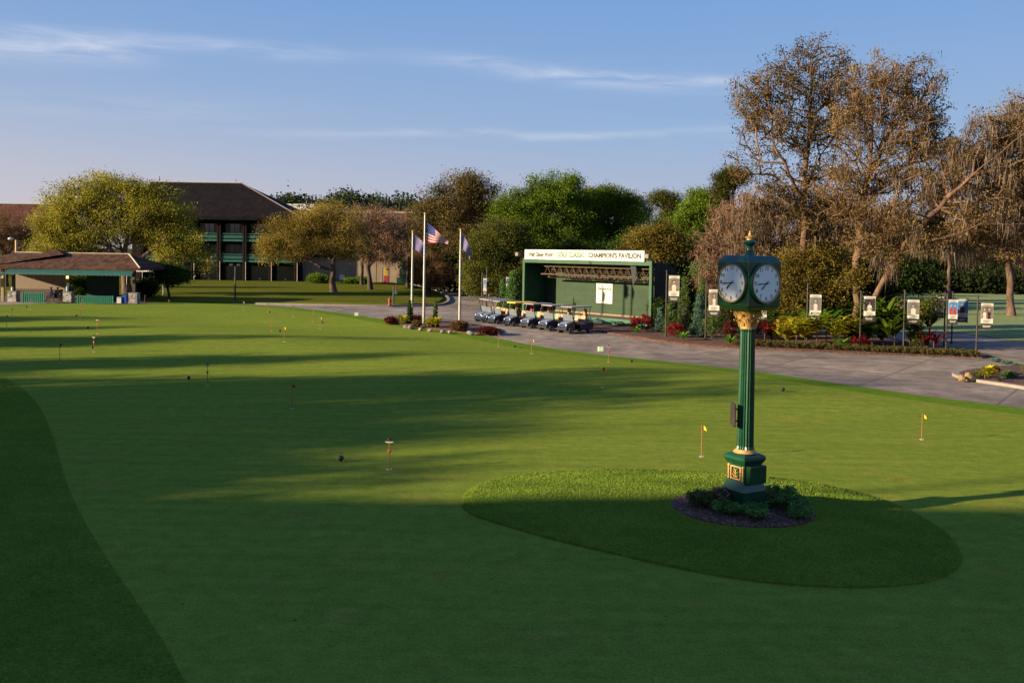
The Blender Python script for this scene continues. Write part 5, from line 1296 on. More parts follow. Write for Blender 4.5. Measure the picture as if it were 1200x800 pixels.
# --- big oaks at the right (the main tree of the view)
YA = 60.0
gA = lambda px, Y: tuple(base(px, Y, .07))
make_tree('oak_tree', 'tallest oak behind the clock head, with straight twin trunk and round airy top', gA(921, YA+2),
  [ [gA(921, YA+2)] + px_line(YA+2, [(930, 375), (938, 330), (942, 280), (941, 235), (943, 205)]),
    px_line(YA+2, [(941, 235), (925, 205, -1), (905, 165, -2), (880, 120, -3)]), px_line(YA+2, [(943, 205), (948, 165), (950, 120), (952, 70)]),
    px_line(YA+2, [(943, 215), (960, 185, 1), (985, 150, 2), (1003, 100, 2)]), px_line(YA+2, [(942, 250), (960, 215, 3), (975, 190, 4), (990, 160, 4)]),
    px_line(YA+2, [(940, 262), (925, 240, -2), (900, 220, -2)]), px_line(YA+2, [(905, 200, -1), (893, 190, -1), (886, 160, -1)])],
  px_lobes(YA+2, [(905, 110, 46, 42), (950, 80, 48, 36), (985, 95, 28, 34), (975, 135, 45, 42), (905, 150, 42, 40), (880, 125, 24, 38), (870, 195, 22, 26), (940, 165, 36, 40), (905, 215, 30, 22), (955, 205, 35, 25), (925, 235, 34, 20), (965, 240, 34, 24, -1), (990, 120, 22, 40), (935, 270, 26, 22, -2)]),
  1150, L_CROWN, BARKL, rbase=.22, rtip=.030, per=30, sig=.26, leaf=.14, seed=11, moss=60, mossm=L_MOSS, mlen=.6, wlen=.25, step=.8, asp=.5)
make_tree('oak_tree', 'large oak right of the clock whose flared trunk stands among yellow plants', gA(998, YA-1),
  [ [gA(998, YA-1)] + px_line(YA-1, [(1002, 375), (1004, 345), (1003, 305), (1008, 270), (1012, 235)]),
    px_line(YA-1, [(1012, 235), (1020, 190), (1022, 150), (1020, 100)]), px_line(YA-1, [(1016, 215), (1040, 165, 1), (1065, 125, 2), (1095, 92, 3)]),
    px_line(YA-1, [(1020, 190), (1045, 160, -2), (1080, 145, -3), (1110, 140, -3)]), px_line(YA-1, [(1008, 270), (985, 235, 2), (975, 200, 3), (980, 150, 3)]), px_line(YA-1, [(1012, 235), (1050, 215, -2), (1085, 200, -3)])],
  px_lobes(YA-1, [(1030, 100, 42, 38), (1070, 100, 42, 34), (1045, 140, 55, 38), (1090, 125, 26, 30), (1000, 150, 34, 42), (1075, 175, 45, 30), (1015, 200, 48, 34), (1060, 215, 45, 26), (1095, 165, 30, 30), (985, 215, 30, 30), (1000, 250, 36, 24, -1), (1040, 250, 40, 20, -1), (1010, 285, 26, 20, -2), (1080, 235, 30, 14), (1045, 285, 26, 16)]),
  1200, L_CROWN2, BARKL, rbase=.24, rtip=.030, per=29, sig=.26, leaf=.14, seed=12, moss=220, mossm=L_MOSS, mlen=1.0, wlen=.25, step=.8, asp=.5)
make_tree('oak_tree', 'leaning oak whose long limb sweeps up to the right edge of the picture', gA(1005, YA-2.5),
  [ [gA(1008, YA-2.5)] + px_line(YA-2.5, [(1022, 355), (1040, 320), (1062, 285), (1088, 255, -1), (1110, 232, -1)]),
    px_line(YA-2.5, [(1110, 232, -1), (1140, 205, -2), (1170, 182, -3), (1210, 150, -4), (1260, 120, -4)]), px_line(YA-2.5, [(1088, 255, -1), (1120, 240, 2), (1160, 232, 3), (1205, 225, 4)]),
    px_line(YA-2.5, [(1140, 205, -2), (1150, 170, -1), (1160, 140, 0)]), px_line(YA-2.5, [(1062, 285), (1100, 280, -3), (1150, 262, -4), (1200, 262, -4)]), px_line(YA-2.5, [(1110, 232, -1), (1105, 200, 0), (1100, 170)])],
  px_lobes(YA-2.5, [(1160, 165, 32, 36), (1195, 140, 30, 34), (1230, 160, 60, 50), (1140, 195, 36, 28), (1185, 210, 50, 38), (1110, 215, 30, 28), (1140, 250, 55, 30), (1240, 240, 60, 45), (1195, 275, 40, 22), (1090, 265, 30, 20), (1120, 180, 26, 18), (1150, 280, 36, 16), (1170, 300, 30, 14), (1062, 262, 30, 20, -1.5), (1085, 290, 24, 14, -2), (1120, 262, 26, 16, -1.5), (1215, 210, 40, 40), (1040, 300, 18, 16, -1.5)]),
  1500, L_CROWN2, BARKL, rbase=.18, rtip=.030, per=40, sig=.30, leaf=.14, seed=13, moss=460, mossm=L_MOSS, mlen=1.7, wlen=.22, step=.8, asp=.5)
make_tree('oak_tree', 'leaning short trunk oak veiled in grey-brown moss directly behind the clock head', gA(922, YA+4),
  [[gA(915, YA+4)] + px_line(YA+4, [(928, 370), (945, 330), (965, 300), (985, 270), (1000, 245)]), px_line(YA+4, [(945, 330), (925, 290), (905, 260), (890, 240)]), px_line(YA+4, [(965, 300), (960, 265), (965, 235)])],
  px_lobes(YA+4, [(885, 255, 36, 30), (920, 250, 36, 32), (960, 245, 40, 28), (1000, 250, 38, 28), (1035, 265, 36, 26), (900, 290, 36, 26), (960, 285, 40, 26)]),
  520, L_BROWN, BARK, rbase=.24, rtip=.02, per=20, sig=.42, leaf=.16, seed=14, moss=320, mossm=L_MOSS, mlen=1.7, wlen=.25)
make_tree('bare_tree', 'brown leafless mossy tree between the green trees and the clock', gA(862, 68),
  [[gA(868, 68)] + px_line(68, [(866, 350), (862, 310), (858, 270)]), px_line(68, [(862, 310), (840, 280), (826, 262)]), px_line(68, [(858, 270), (880, 240), (888, 225)])],
  px_lobes(68, [(850, 290, 34, 42), (830, 320, 20, 32), (875, 255, 32, 30), (880, 300, 34, 40), (860, 345, 30, 28), (845, 255, 16, 14)]),
  420, L_BROWN, BARKD, rbase=.3, rtip=.02, per=16, sig=.42, leaf=.15, seed=15, moss=70, mossm=L_MOSS, mlen=1.6, twig=9)
# understory round the trunks
make_tree('young_oak', 'yellow-green young oak right behind the banner over the yellow plants', gA(948, YA+1.5), [[gA(948, YA+1.5)] + px_line(YA+1.5, [(950, 370), (948, 340), (950, 315)])],
  px_lobes(YA+1.5, [(925, 335, 20, 26), (950, 320, 30, 22), (975, 335, 26, 24), (940, 355, 26, 16), (912, 350, 14, 18), (985, 310, 18, 16), (1000, 325, 14, 18, -3), (930, 305, 22, 14), (960, 300, 20, 14)]), 380, L_ORNG, BARK, rbase=.16, rtip=.015, per=60, sig=.34, leaf=.15, seed=16)
make_tree('evergreen_shrub', 'dark dense small tree hanging over the banners right of the big trunk', gA(1040, YA+3), [[gA(1036, YA+3)] + px_line(YA+3, [(1036, 375), (1040, 345), (1042, 320)])],
  px_lobes(YA+3, [(1020, 325, 24, 18), (1050, 322, 28, 20), (1080, 330, 20, 14), (1035, 345, 20, 10), (1000, 330, 14, 16)]), 260, L_DEEP, BARKD, rbase=.16, rtip=.015, per=70, sig=.36, leaf=.16, seed=17)
make_tree('young_tree', 'small leafy sapling in front of the grey banner, left of the two blue banners', gA(1087, YA-3.5), [[gA(1087, YA-3.5)] + px_line(YA-3.5, [(1089, 392), (1090, 375), (1092, 360)])],
  px_lobes(YA-3.5, [(1090, 358, 11, 10), (1080, 366, 8, 8), (1098, 350, 8, 8)]), 50, L_MIX, BARKD, rbase=.05, rtip=.01, per=24, sig=.2, leaf=.13, seed=18)
make_tree('mossy_tree', 'pale trunked bare tree hung with long moss at the far right edge', gA(1180, 92), [[gA(1185, 92)] + px_line(92, [(1183, 320), (1178, 280), (1185, 240)]), px_line(92, [(1178, 280), (1150, 265), (1130, 262)])],
  px_lobes(92, [(1150, 265, 30, 20), (1190, 255, 30, 25), (1130, 290, 18, 18), (1215, 285, 20, 20)]), 240, L_BROWN, BARK, rbase=.32, rtip=.03, per=12, sig=.5, leaf=.22, seed=19, moss=260, mossm=L_MOSS, mlen=3.0)
make_tree('mossy_tree', 'thin mossy tree farther back above the pale fairway mound', gA(1112, 118), [[gA(1112, 118)] + px_line(118, [(1113, 310), (1108, 285), (1112, 262)])],
  px_lobes(118, [(1105, 275, 22, 16), (1128, 285, 16, 14), (1085, 285, 14, 12)]), 160, L_MIX, BARK, rbase=.22, rtip=.03, per=26, sig=.5, leaf=.26, seed=20, moss=100, mossm=L_MOSS, mlen=2.2)

# --- trees of the wood behind the pavilion
T = [
 ('oak_tree', 'broad brown-olive oak crown behind the striped flag', 118, (545, 350), [(535, 235, 36, 30), (510, 250, 28, 26), (565, 235, 26, 28), (540, 270, 42, 30), (500, 280, 18, 20), (580, 265, 26, 30), (550, 218, 22, 14)], 520, L_OLIVE, BARKD, 60, .6, .30, 30),
 ('oak_tree', 'darker leafy oak between the right flagpole and the pavilion', 96, (587, 352), [(565, 300, 24, 26), (590, 280, 30, 28), (610, 300, 24, 28), (580, 325, 34, 20), (560, 335, 16, 12), (618, 325, 14, 18)], 420, L_MIX, BARKD, 80, .5, .24, 0),
 ('broadleaf_tree', 'bright green round-topped tree left of the pavilion name board', 112, (640, 350), [(645, 225, 30, 22), (620, 245, 34, 28), (665, 245, 26, 26), (605, 270, 30, 26), (640, 275, 36, 26), (590, 250, 16, 18), (668, 215, 14, 10)], 520, L_GREEN, BARKD, 90, .55, .30, 0),
 ('broadleaf_tree', 'wide green tree above the left half of the pavilion', 116, (700, 350), [(690, 250, 28, 26), (715, 245, 26, 26), (740, 255, 22, 24), (700, 280, 36, 22), (735, 282, 26, 20), (675, 270, 22, 22)], 420, L_GREEN, BARKD, 90, .55, .30, 0),
 ('broadleaf_tree', 'olive green sparse-topped tree behind the middle of the pavilion', 128, (715, 345), [(705, 230, 28, 12), (735, 238, 22, 14), (755, 252, 14, 16), (688, 232, 14, 10)], 260, L_MIX, BARKD, 55, .5, .28, 0),
 ('ornamental_tree', 'orange-brown bushy tree just above the right end of the name board', 84, (765, 360), [(755, 285, 20, 16), (775, 278, 20, 16), (795, 288, 16, 18), (735, 292, 10, 8), (770, 300, 26, 14)], 300, L_ORNG, BARKD, 60, .42, .22, 0),
 ('pine_tree', 'thin-trunked tree with a small flat open top right of centre on the skyline', 124, (784, 348), [(775, 233, 15, 9), (792, 238, 12, 10), (782, 250, 12, 8)], 120, L_MIX, BARK, 60, .42, .24, 0),
 ('broadleaf_tree', 'dense round green tree on the skyline left of the brown mossy tree', 104, (822, 350), [(822, 245, 24, 22), (808, 262, 20, 18), (838, 262, 18, 20), (822, 275, 26, 14)], 330, L_GREEN, BARKD, 90, .5, .28, 0),
 ('dark_tree', 'dark green low tree right behind the pavilion side curtain', 88, (812, 365), [(800, 300, 26, 20), (830, 305, 26, 20), (812, 325, 32, 20), (785, 320, 18, 18), (845, 330, 16, 18)], 420, L_DEEP, BARKD, 80, .5, .24, 0),
 ('dark_tree', 'dim green tree filling the gap above the pavilion roof', 106, (755, 350), [(750, 290, 30, 20), (780, 275, 20, 20), (720, 300, 30, 14), (690, 300, 30, 12)], 380, L_DEEP, BARKD, 80, .55, .28, 0),
 ('dark_tree', 'shaded evergreen low behind the left column of the pavilion', 100, (640, 352), [(640, 310, 30, 18), (670, 300, 24, 16), (615, 320, 18, 16)], 300, L_DEEP, BARKD, 80, .5, .28, 0),
 ('flat_topped_tree', 'high flat green crown peeping left of the tallest oak', 84, (858, 350), [(850, 212, 14, 9), (862, 206, 14, 9), (845, 225, 10, 8)], 130, L_MIX, BARK, 60, .36, .2, 0),
 ('brown_tree', 'brown leafless crown beyond the green trees left of the clock tree', 112, (838, 350), [(838, 240, 20, 18), (850, 255, 18, 18), (800, 262, 12, 14)], 260, L_BROWN, BARKD, 14, .5, .2, 0),
 ('oak_tree', 'orange-tinted oak behind the low shrubs right of the pavilion', 76, (810, 370), [(795, 340, 16, 12), (815, 345, 14, 12), (828, 318, 14, 12)], 170, L_CYP, BARKD, 60, .4, .18, 0),
]
for i, (nm, lab, Y, bp, lob, na, lm, bk, per, sig, lf, ms) in enumerate(T):
    per = int(per*1.9); lf *= .68
    f0 = tuple(base(bp[0], Y, 0)); cx = sum(l[0] for l in lob)/len(lob); cy = sum(l[1] for l in lob)/len(lob); z1 = atd(cx, cy+10, Y)
    l0 = [f0, (f0[0]*.8+z1.x*.2, Y, z1.z*.35), (f0[0]*.4+z1.x*.6, Y, z1.z*.7), tuple(z1)]
    limbs = [l0] + [[(l0[2][0], Y, l0[2][2])] + [tuple(atd(l[0], l[1], Y))] for l in lob[:4]]
    make_tree(nm, lab, f0, limbs, px_lobes(Y, lob), na, lm, bk, rbase=.38, rtip=.03, per=per, sig=sig, leaf=lf, seed=30+i, moss=ms, mossm=L_MOSS if ms else None, step=1.2, twig=(8 if nm in ('brown_tree',) else 0))

# --- left part
YG = 106
make_tree('oak_tree', 'broad golden green oak over the shelter roof at the left', tuple(base(150, YG, .05)),
  [[tuple(base(150, YG, .05))] + px_line(YG, [(148, 335), (146, 315), (145, 300)]), px_line(YG, [(146, 308), (125, 285, -1), (100, 260, -2), (80, 240, -2)]), px_line(YG, [(145, 300), (150, 275), (152, 250), (150, 230)]),
   px_line(YG, [(148, 312), (175, 295, -1), (200, 285, -1), (225, 290, -1)]), px_line(YG, [(145, 300), (135, 270, 2), (120, 240, 3)]), px_line(YG, [(125, 285, -1), (90, 285, -1), (60, 280, -1)])],
  px_lobes(YG, [(80, 240, 28, 24), (110, 225, 32, 22), (150, 232, 28, 20), (100, 260, 45, 30), (60, 265, 26, 24), (55, 290, 22, 14), (150, 262, 40, 28), (185, 240, 28, 24), (190, 275, 32, 24), (222, 285, 26, 22), (240, 305, 14, 14), (95, 285, 40, 14), (200, 300, 24, 14), (48, 300, 12, 8), (165, 225, 26, 16), (205, 255, 24, 20), (130, 215, 24, 12)]),
  1150, L_GOLD, BARK, rbase=.50, rtip=.025, per=100, sig=.5, leaf=.18, seed=50, moss=60, mossm=L_MOSS, mlen=1.2)
make_tree('umbrella_tree', 'small dark spreading tree on the lawn right of the shelter', tuple(base(196, 97, 0)), [[tuple(base(198, 97, 0))] + px_line(97, [(198, 345), (196, 335), (195, 328)])],
  px_lobes(97, [(195, 318, 16, 8), (212, 322, 12, 8), (185, 326, 10, 8), (200, 328, 16, 6)]), 160, L_DEEP, BARKD, rbase=.12, rtip=.015, per=80, sig=.34, leaf=.16, seed=51)
YM = 119
make_tree('oak_tree', 'spreading oak on the lawn with a kinked bare trunk and yellow-green left side', tuple(base(391, YM, .13)),
  [[tuple(base(391, YM, .13))] + px_line(YM, [(389, 330), (391, 318), (390, 308)]), px_line(YM, [(390, 316), (375, 312, -1), (362, 304, -1), (345, 300, -2)]), px_line(YM, [(390, 308), (375, 285), (360, 268)]), px_line(YM, [(390, 308), (398, 285), (405, 265)]), px_line(YM, [(398, 285), (420, 280), (435, 285)])],
  px_lobes(YM, [(330, 275, 26, 20), (320, 290, 20, 14), (355, 262, 26, 18), (385, 252, 26, 16), (370, 280, 34, 18), (405, 262, 22, 20), (345, 298, 22, 8), (415, 285, 20, 18), (312, 305, 9, 6), (400, 292, 18, 10)]),
  680, L_GOLD2, BARK, rbase=.34, rtip=.022, per=80, sig=.48, leaf=.165, seed=52, wlen=.25)
make_tree('oak_tree', 'brown half-bare tree behind the right side of the lawn oak', tuple(base(434, 128, .13)),
  [[tuple(base(434, 128, .13))] + px_line(128, [(433, 325), (431, 312)]), px_line(128, [(431, 312), (420, 295), (415, 280)]), px_line(128, [(431, 312), (445, 300), (455, 285)]), px_line(128, [(431, 312), (435, 285), (438, 260)])],
  px_lobes(128, [(435, 260, 26, 18), (455, 275, 24, 20), (425, 280, 22, 18), (470, 285, 14, 14), (445, 300, 24, 10)]),
  420, L_OLIVE, BARKD, rbase=.28, rtip=.022, per=16, sig=.5, leaf=.2, seed=53, twig=15)
make_tree('bare_bush_tree', 'round twiggy pinkish brown tree behind the flagpoles', tuple(base(502, 116, .13)),
  [[tuple(base(502, 116, .13))] + px_line(116, [(502, 340), (503, 332)]), px_line(116, [(502, 340), (490, 325), (482, 312)]), px_line(116, [(502, 340), (516, 325), (525, 312)])],
  px_lobes(116, [(503, 315, 30, 22), (490, 322, 20, 14), (518, 322, 18, 14)]), 340, L_BROWN, BARKD, rbase=.18, rtip=.018, per=0, sig=.45, seed=54, twig=16)
make_tree('bare_tree', 'pinkish leafless tree in front of the red-brown wing at the far left edge', tuple(base(6, 120, .05)),
  [[tuple(base(8, 120, .05))] + px_line(120, [(8, 320), (8, 300)]), px_line(120, [(8, 300), (22, 280), (30, 265)]), px_line(120, [(8, 300), (-5, 280), (-12, 265)])],
  px_lobes(120, [(8, 270, 28, 20), (25, 280, 16, 18), (-10, 285, 25, 22)]), 340, L_BROWN, BARKD, rbase=.2, rtip=.02, per=0, sig=.5, seed=55, twig=13)
# brownish trees in the gap beyond the flags
make_tree('brown_tree', 'brown twiggy tree left of the striped flag against the rear building', tuple(base(478, 140, 0)), [[tuple(base(478, 140, 0))] + px_line(140, [(478, 320), (478, 300)])],
  px_lobes(140, [(475, 265, 22, 18), (490, 290, 18, 18), (462, 285, 14, 14)]), 260, L_OLIVE, BARKD, rbase=.22, rtip=.03, per=14, sig=.6, leaf=.24, seed=56, twig=13)

make_tree('bare_tree', 'pinkish bare tree rising behind the gap between the lawn oak and the brown tree', tuple(base(424, 146, 0)), [[tuple(base(424, 146, 0))] + px_line(146, [(424, 310), (424, 285)])],
  px_lobes(146, [(420, 262, 26, 17), (445, 258, 22, 14), (400, 268, 16, 14), (465, 268, 14, 12)]), 330, L_BROWN, BARKD, rbase=.22, rtip=.03, per=5, sig=.6, leaf=.2, seed=57, twig=14)
# --- far woods (read as one mass): many small crowns in one object each
def woods(name, label, items, leafm, seed, per=26, leaf=.5, sig=1.0):
    rng = np.random.default_rng(seed); C = []; TV = []; TF = []; o = 0; tones = []
    for (px, top, Y, wpx) in items:
        b = base(px, Y, 0); zt = atd(px, top, Y).z; r = wpx*Y/F; n = max(14, int(26*r*zt/30))
        nl = 5
        for k in range(nl):
            a = rng.uniform(0, 2*PI); cc = np.array([b.x+r*.55*math.cos(a), Y+r*.5*math.sin(a), zt*(.45+.38*rng.random())]); rr = np.array([r*.6, r*.6, zt*.22])
            if k == 0: cc = np.array([b.x, Y, zt*.78])
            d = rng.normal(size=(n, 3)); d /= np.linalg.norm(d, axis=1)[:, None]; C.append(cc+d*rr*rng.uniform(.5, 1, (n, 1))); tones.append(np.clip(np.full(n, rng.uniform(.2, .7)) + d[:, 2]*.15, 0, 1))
        V, Fa = frustums_np(np.array([[b.x, Y, -.1]]), np.array([[b.x+rng.normal()*.4, Y, zt*.7]]), np.array([.28]), np.array([.12]), 6); TV.append(V); TF.append(Fa+o); o += len(V)
    C = np.concatenate(C); tn = np.concatenate(tones); V, Fa, t = leaves_np(C, per, sig, leaf, tn, rng=rng, asp=.7)
    root = bpy.data.objects.new(name, None); link(root); tag(root, label, 'woods', None, 'stuff')
    npmesh('crowns', V, Fa, leafm, root, tone=t); npmesh('trunks', np.concatenate(TV), np.concatenate(TF), BARKD, root)
    return root
rr = random.Random(5)
items = [(px, 300+rr.uniform(-8, 10), rr.uniform(158, 176), rr.uniform(26, 40)) for px in range(1000, 1330, 13)] + [(px, 275+rr.uniform(-14, 12), rr.uniform(180, 200), rr.uniform(30, 44)) for px in range(960, 1330, 16)]
# understory down to the ground so no daylight shows below the crowns
items += [(px, 322+rr.uniform(-4, 5), rr.uniform(152, 158), rr.uniform(22, 34)) for px in range(1010, 1330, 12)]
woods('woodland', 'dark shaded wood beyond the pale fairway at the right', items, leafmat('leaf_wood_dark', (.007, .013, .004), (.026, .034, .009), .15), 61, per=30)
items = [(px, 238+rr.uniform(-9, 9) - (7 if 385 < px < 425 else 0), rr.uniform(235, 262), rr.uniform(16, 26)) for px in range(300, 560, 9)]
items += [(px, 244+rr.uniform(-3, 4), rr.uniform(215, 232), rr.uniform(14, 22)) for px in range(350, 600, 10)]
woods('far_treeline', 'low dark far treeline on the skyline between the hotel roof and the oaks', items, leafmat('leaf_far', (.014, .024, .012), (.050, .065, .028), .15), 62, per=16, leaf=.7, sig=1.2)
items = [(px, 285+rr.uniform(-10, 12), rr.uniform(132, 150), rr.uniform(26, 40)) for px in range(505, 900, 12)] + [(px, 315+rr.uniform(-6, 6), rr.uniform(126, 134), rr.uniform(24, 36)) for px in range(520, 900, 13)]
woods('woodland', 'shaded undergrowth and wood behind the pavilion and flagpoles', items, leafmat('leaf_wood_mid', (.006, .011, .003), (.032, .040, .010), .15), 63, per=26, leaf=.42)
items = [(px, 300+rr.uniform(-8, 8), rr.uniform(96, 106), rr.uniform(26, 38)) for px in range(845, 1010, 14)]
woods('undergrowth', 'brown-green undergrowth behind the trunks right of the clock', items, leafmat('leaf_under', (.008, .009, .003), (.050, .042, .013), .2), 64, per=26, leaf=.28, sig=.8)

# ================================================================ shrubs and flowers
SEED = [200]
def shrub(name, label, px, Y, rpx, hpx, leafm, per=26, leaf=.09, n=None, shape='ball', cat='shrub', group=None, asp=.5, sigk=.12, stems=True, z=.07):
    SEED[0] += 1; rng = np.random.default_rng(SEED[0]); s = Y/F; R = rpx*s; Hh = hpx*s
    foot = base(px, Y, z) if not isinstance(px, Vector) else px
    root = thing(name, label, cat, tuple(foot), 0, group); n = n or int(30+70*R*Hh)
    d = rng.normal(size=(n, 3)); d /= np.linalg.norm(d, axis=1)[:, None]; rad = rng.uniform(0, 1, n)**(1/3.2)
    if shape == 'ball': C = d*rad[:, None]*np.array([R*.85, R*.85, Hh*.42]) + np.array([0, 0, Hh*.52])
    elif shape == 'cone':
        v = rng.uniform(0, 1, n)**1.4; a = rng.uniform(0, 2*PI, n); rr_ = R*.85*(1-v)**.75*np.sqrt(rng.uniform(.35, 1, n)); C = np.stack([rr_*np.cos(a), rr_*np.sin(a), Hh*(.05+.93*v)], 1)
    elif shape == 'low': C = d*rad[:, None]*np.array([R*.9, R*.9, Hh*.3]) + np.array([0, 0, Hh*.45])
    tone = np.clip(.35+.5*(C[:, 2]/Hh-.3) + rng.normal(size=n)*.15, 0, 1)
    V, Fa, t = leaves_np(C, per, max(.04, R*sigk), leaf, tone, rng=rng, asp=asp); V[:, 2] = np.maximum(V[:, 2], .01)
    npmesh('foliage', V, Fa, leafm, root, tone=t)
    k = 7; A = np.zeros((k, 3)); A[:, :2] = rng.normal(size=(k, 2))*R*.12; A[:, 2] = -.05; B = C[rng.integers(0, n, k)]
    V, Fa = frustums_np(A, B, np.full(k, max(.012, R*.03)), np.full(k, .008), 5); npmesh('stems', V, Fa, BARKD, root)
    return root
def spiky(name, label, px, Y, hpx, leafm, n=40, w=.06, stems=3, cat='plant', group=None, up=.9, z=.07):
    """strap-leaved plant: arching leaves from a few crowns"""
    SEED[0] += 1; rng = np.random.default_rng(SEED[0]); Hh = hpx*Y/F
    foot = base(px, Y, z) if not isinstance(px, Vector) else px
    Hh *= 1.35; n = int(n*1.5); w *= 1.25; up *= 1.25
    root = thing(name, label, cat, tuple(foot), 0, group); V = []; Fa = []; T_ = []; o = 0
    for k in range(stems):
        bx, by = rng.normal(size=2)*Hh*.22; bz = Hh*rng.uniform(.1, .45) if stems > 1 else 0
        for i in range(n):
            a = rng.uniform(0, 2*PI); L_ = Hh*rng.uniform(.5, .9); lift = rng.uniform(.45, 1.15)*up; c, s = math.cos(a), math.sin(a); ww = w*rng.uniform(.7, 1.2); tt = np.clip(rng.normal(.5, .25), 0, 1)
            for j in range(5):
                u = j/4; rr_ = L_*u*(1-.3*lift*(1-u)); zz = bz + L_*lift*(u*1.5-u*u*.95); wd = ww*(.6+1.2*u-1.75*u*u)
                V += [(bx+rr_*c-wd*s, by+rr_*s+wd*c, max(.01, zz)), (bx+rr_*c+wd*s, by+rr_*s-wd*c, max(.01, zz))]; T_ += [tt, tt]
            for j in range(4): Fa.append((o+j*2, o+j*2+1, o+j*2+3, o+j*2+2))
            o += 10
    npmesh('foliage', V, Fa, leafm, root, tone=T_)
    if stems > 1: MB().tube([(0, 0, -.05), (0, 0, Hh*.35)], .03, 6).build('stem', BARK, root)
    return root
# right of the pavilion
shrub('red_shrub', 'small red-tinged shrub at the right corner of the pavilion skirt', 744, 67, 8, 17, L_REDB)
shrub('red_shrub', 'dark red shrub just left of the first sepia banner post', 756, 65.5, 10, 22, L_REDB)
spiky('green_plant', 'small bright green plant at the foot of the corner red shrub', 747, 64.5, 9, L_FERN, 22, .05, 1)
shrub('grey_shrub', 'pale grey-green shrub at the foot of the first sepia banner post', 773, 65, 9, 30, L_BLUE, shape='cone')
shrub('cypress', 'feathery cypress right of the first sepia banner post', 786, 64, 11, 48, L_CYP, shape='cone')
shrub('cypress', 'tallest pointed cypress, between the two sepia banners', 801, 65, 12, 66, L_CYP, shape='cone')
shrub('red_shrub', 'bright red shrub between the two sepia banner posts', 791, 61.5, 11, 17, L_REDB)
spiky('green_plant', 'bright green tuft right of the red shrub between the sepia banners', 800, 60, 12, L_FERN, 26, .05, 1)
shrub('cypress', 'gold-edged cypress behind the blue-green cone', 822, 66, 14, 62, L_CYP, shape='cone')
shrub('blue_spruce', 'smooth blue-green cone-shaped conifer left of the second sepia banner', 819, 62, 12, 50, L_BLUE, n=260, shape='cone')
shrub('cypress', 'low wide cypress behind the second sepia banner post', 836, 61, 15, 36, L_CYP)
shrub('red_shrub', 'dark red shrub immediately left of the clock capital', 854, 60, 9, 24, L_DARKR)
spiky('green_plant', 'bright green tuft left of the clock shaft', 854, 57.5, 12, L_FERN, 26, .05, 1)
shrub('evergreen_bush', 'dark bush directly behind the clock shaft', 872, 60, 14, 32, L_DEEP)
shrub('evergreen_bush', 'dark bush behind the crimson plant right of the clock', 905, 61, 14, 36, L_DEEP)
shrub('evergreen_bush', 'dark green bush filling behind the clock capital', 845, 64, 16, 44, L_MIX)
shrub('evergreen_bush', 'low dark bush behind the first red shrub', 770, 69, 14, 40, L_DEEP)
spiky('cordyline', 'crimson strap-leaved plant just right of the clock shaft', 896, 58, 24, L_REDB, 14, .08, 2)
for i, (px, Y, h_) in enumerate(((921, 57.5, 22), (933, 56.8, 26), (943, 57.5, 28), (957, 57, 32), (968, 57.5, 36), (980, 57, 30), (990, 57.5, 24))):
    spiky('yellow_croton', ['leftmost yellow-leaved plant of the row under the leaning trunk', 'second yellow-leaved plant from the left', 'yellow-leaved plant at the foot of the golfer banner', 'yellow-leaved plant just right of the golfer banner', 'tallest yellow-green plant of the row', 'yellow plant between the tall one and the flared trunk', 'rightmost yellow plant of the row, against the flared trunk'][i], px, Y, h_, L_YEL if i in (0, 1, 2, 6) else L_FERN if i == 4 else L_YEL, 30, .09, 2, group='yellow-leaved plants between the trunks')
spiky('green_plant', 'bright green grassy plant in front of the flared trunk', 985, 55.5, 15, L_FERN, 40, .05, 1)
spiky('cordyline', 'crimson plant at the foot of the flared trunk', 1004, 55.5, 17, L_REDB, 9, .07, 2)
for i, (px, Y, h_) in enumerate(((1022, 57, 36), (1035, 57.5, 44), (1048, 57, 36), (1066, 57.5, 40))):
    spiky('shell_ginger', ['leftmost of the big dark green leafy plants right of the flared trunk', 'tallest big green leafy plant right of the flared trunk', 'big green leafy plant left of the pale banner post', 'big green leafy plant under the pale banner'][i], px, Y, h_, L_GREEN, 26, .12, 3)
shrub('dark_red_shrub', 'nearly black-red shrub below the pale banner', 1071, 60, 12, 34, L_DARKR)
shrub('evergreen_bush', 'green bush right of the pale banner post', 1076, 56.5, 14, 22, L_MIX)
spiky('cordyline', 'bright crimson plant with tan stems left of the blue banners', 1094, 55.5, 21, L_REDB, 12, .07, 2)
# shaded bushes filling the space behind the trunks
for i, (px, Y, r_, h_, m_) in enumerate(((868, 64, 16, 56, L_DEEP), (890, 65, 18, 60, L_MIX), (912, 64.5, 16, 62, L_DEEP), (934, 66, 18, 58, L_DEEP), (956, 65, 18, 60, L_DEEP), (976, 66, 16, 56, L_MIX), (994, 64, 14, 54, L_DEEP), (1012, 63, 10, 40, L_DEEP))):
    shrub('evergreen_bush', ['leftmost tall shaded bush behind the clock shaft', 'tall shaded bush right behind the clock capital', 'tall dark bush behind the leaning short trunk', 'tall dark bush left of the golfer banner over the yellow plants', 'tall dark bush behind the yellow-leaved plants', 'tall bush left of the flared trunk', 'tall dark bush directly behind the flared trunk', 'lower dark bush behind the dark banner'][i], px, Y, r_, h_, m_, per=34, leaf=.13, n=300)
# clipped edging plants along the kerb
hx = [868 + i*11.5 for i in range(26)]
for i, px in enumerate(hx):
    pb = at(px, 405.5 + (px-868)*.047, .07)
    if px > 1150: break
    shrub('edging_plant', 'low bronze edging plant along the kerb, number from the clock: '.split(', number')[0], pb + Vector((0, .5, 0)), pb.y, 8.5, 9.5, L_GRASSP, per=30, leaf=.13, n=44, shape='low', cat='plant', group='edging plants along the kerb of the shrub bed', asp=.2)
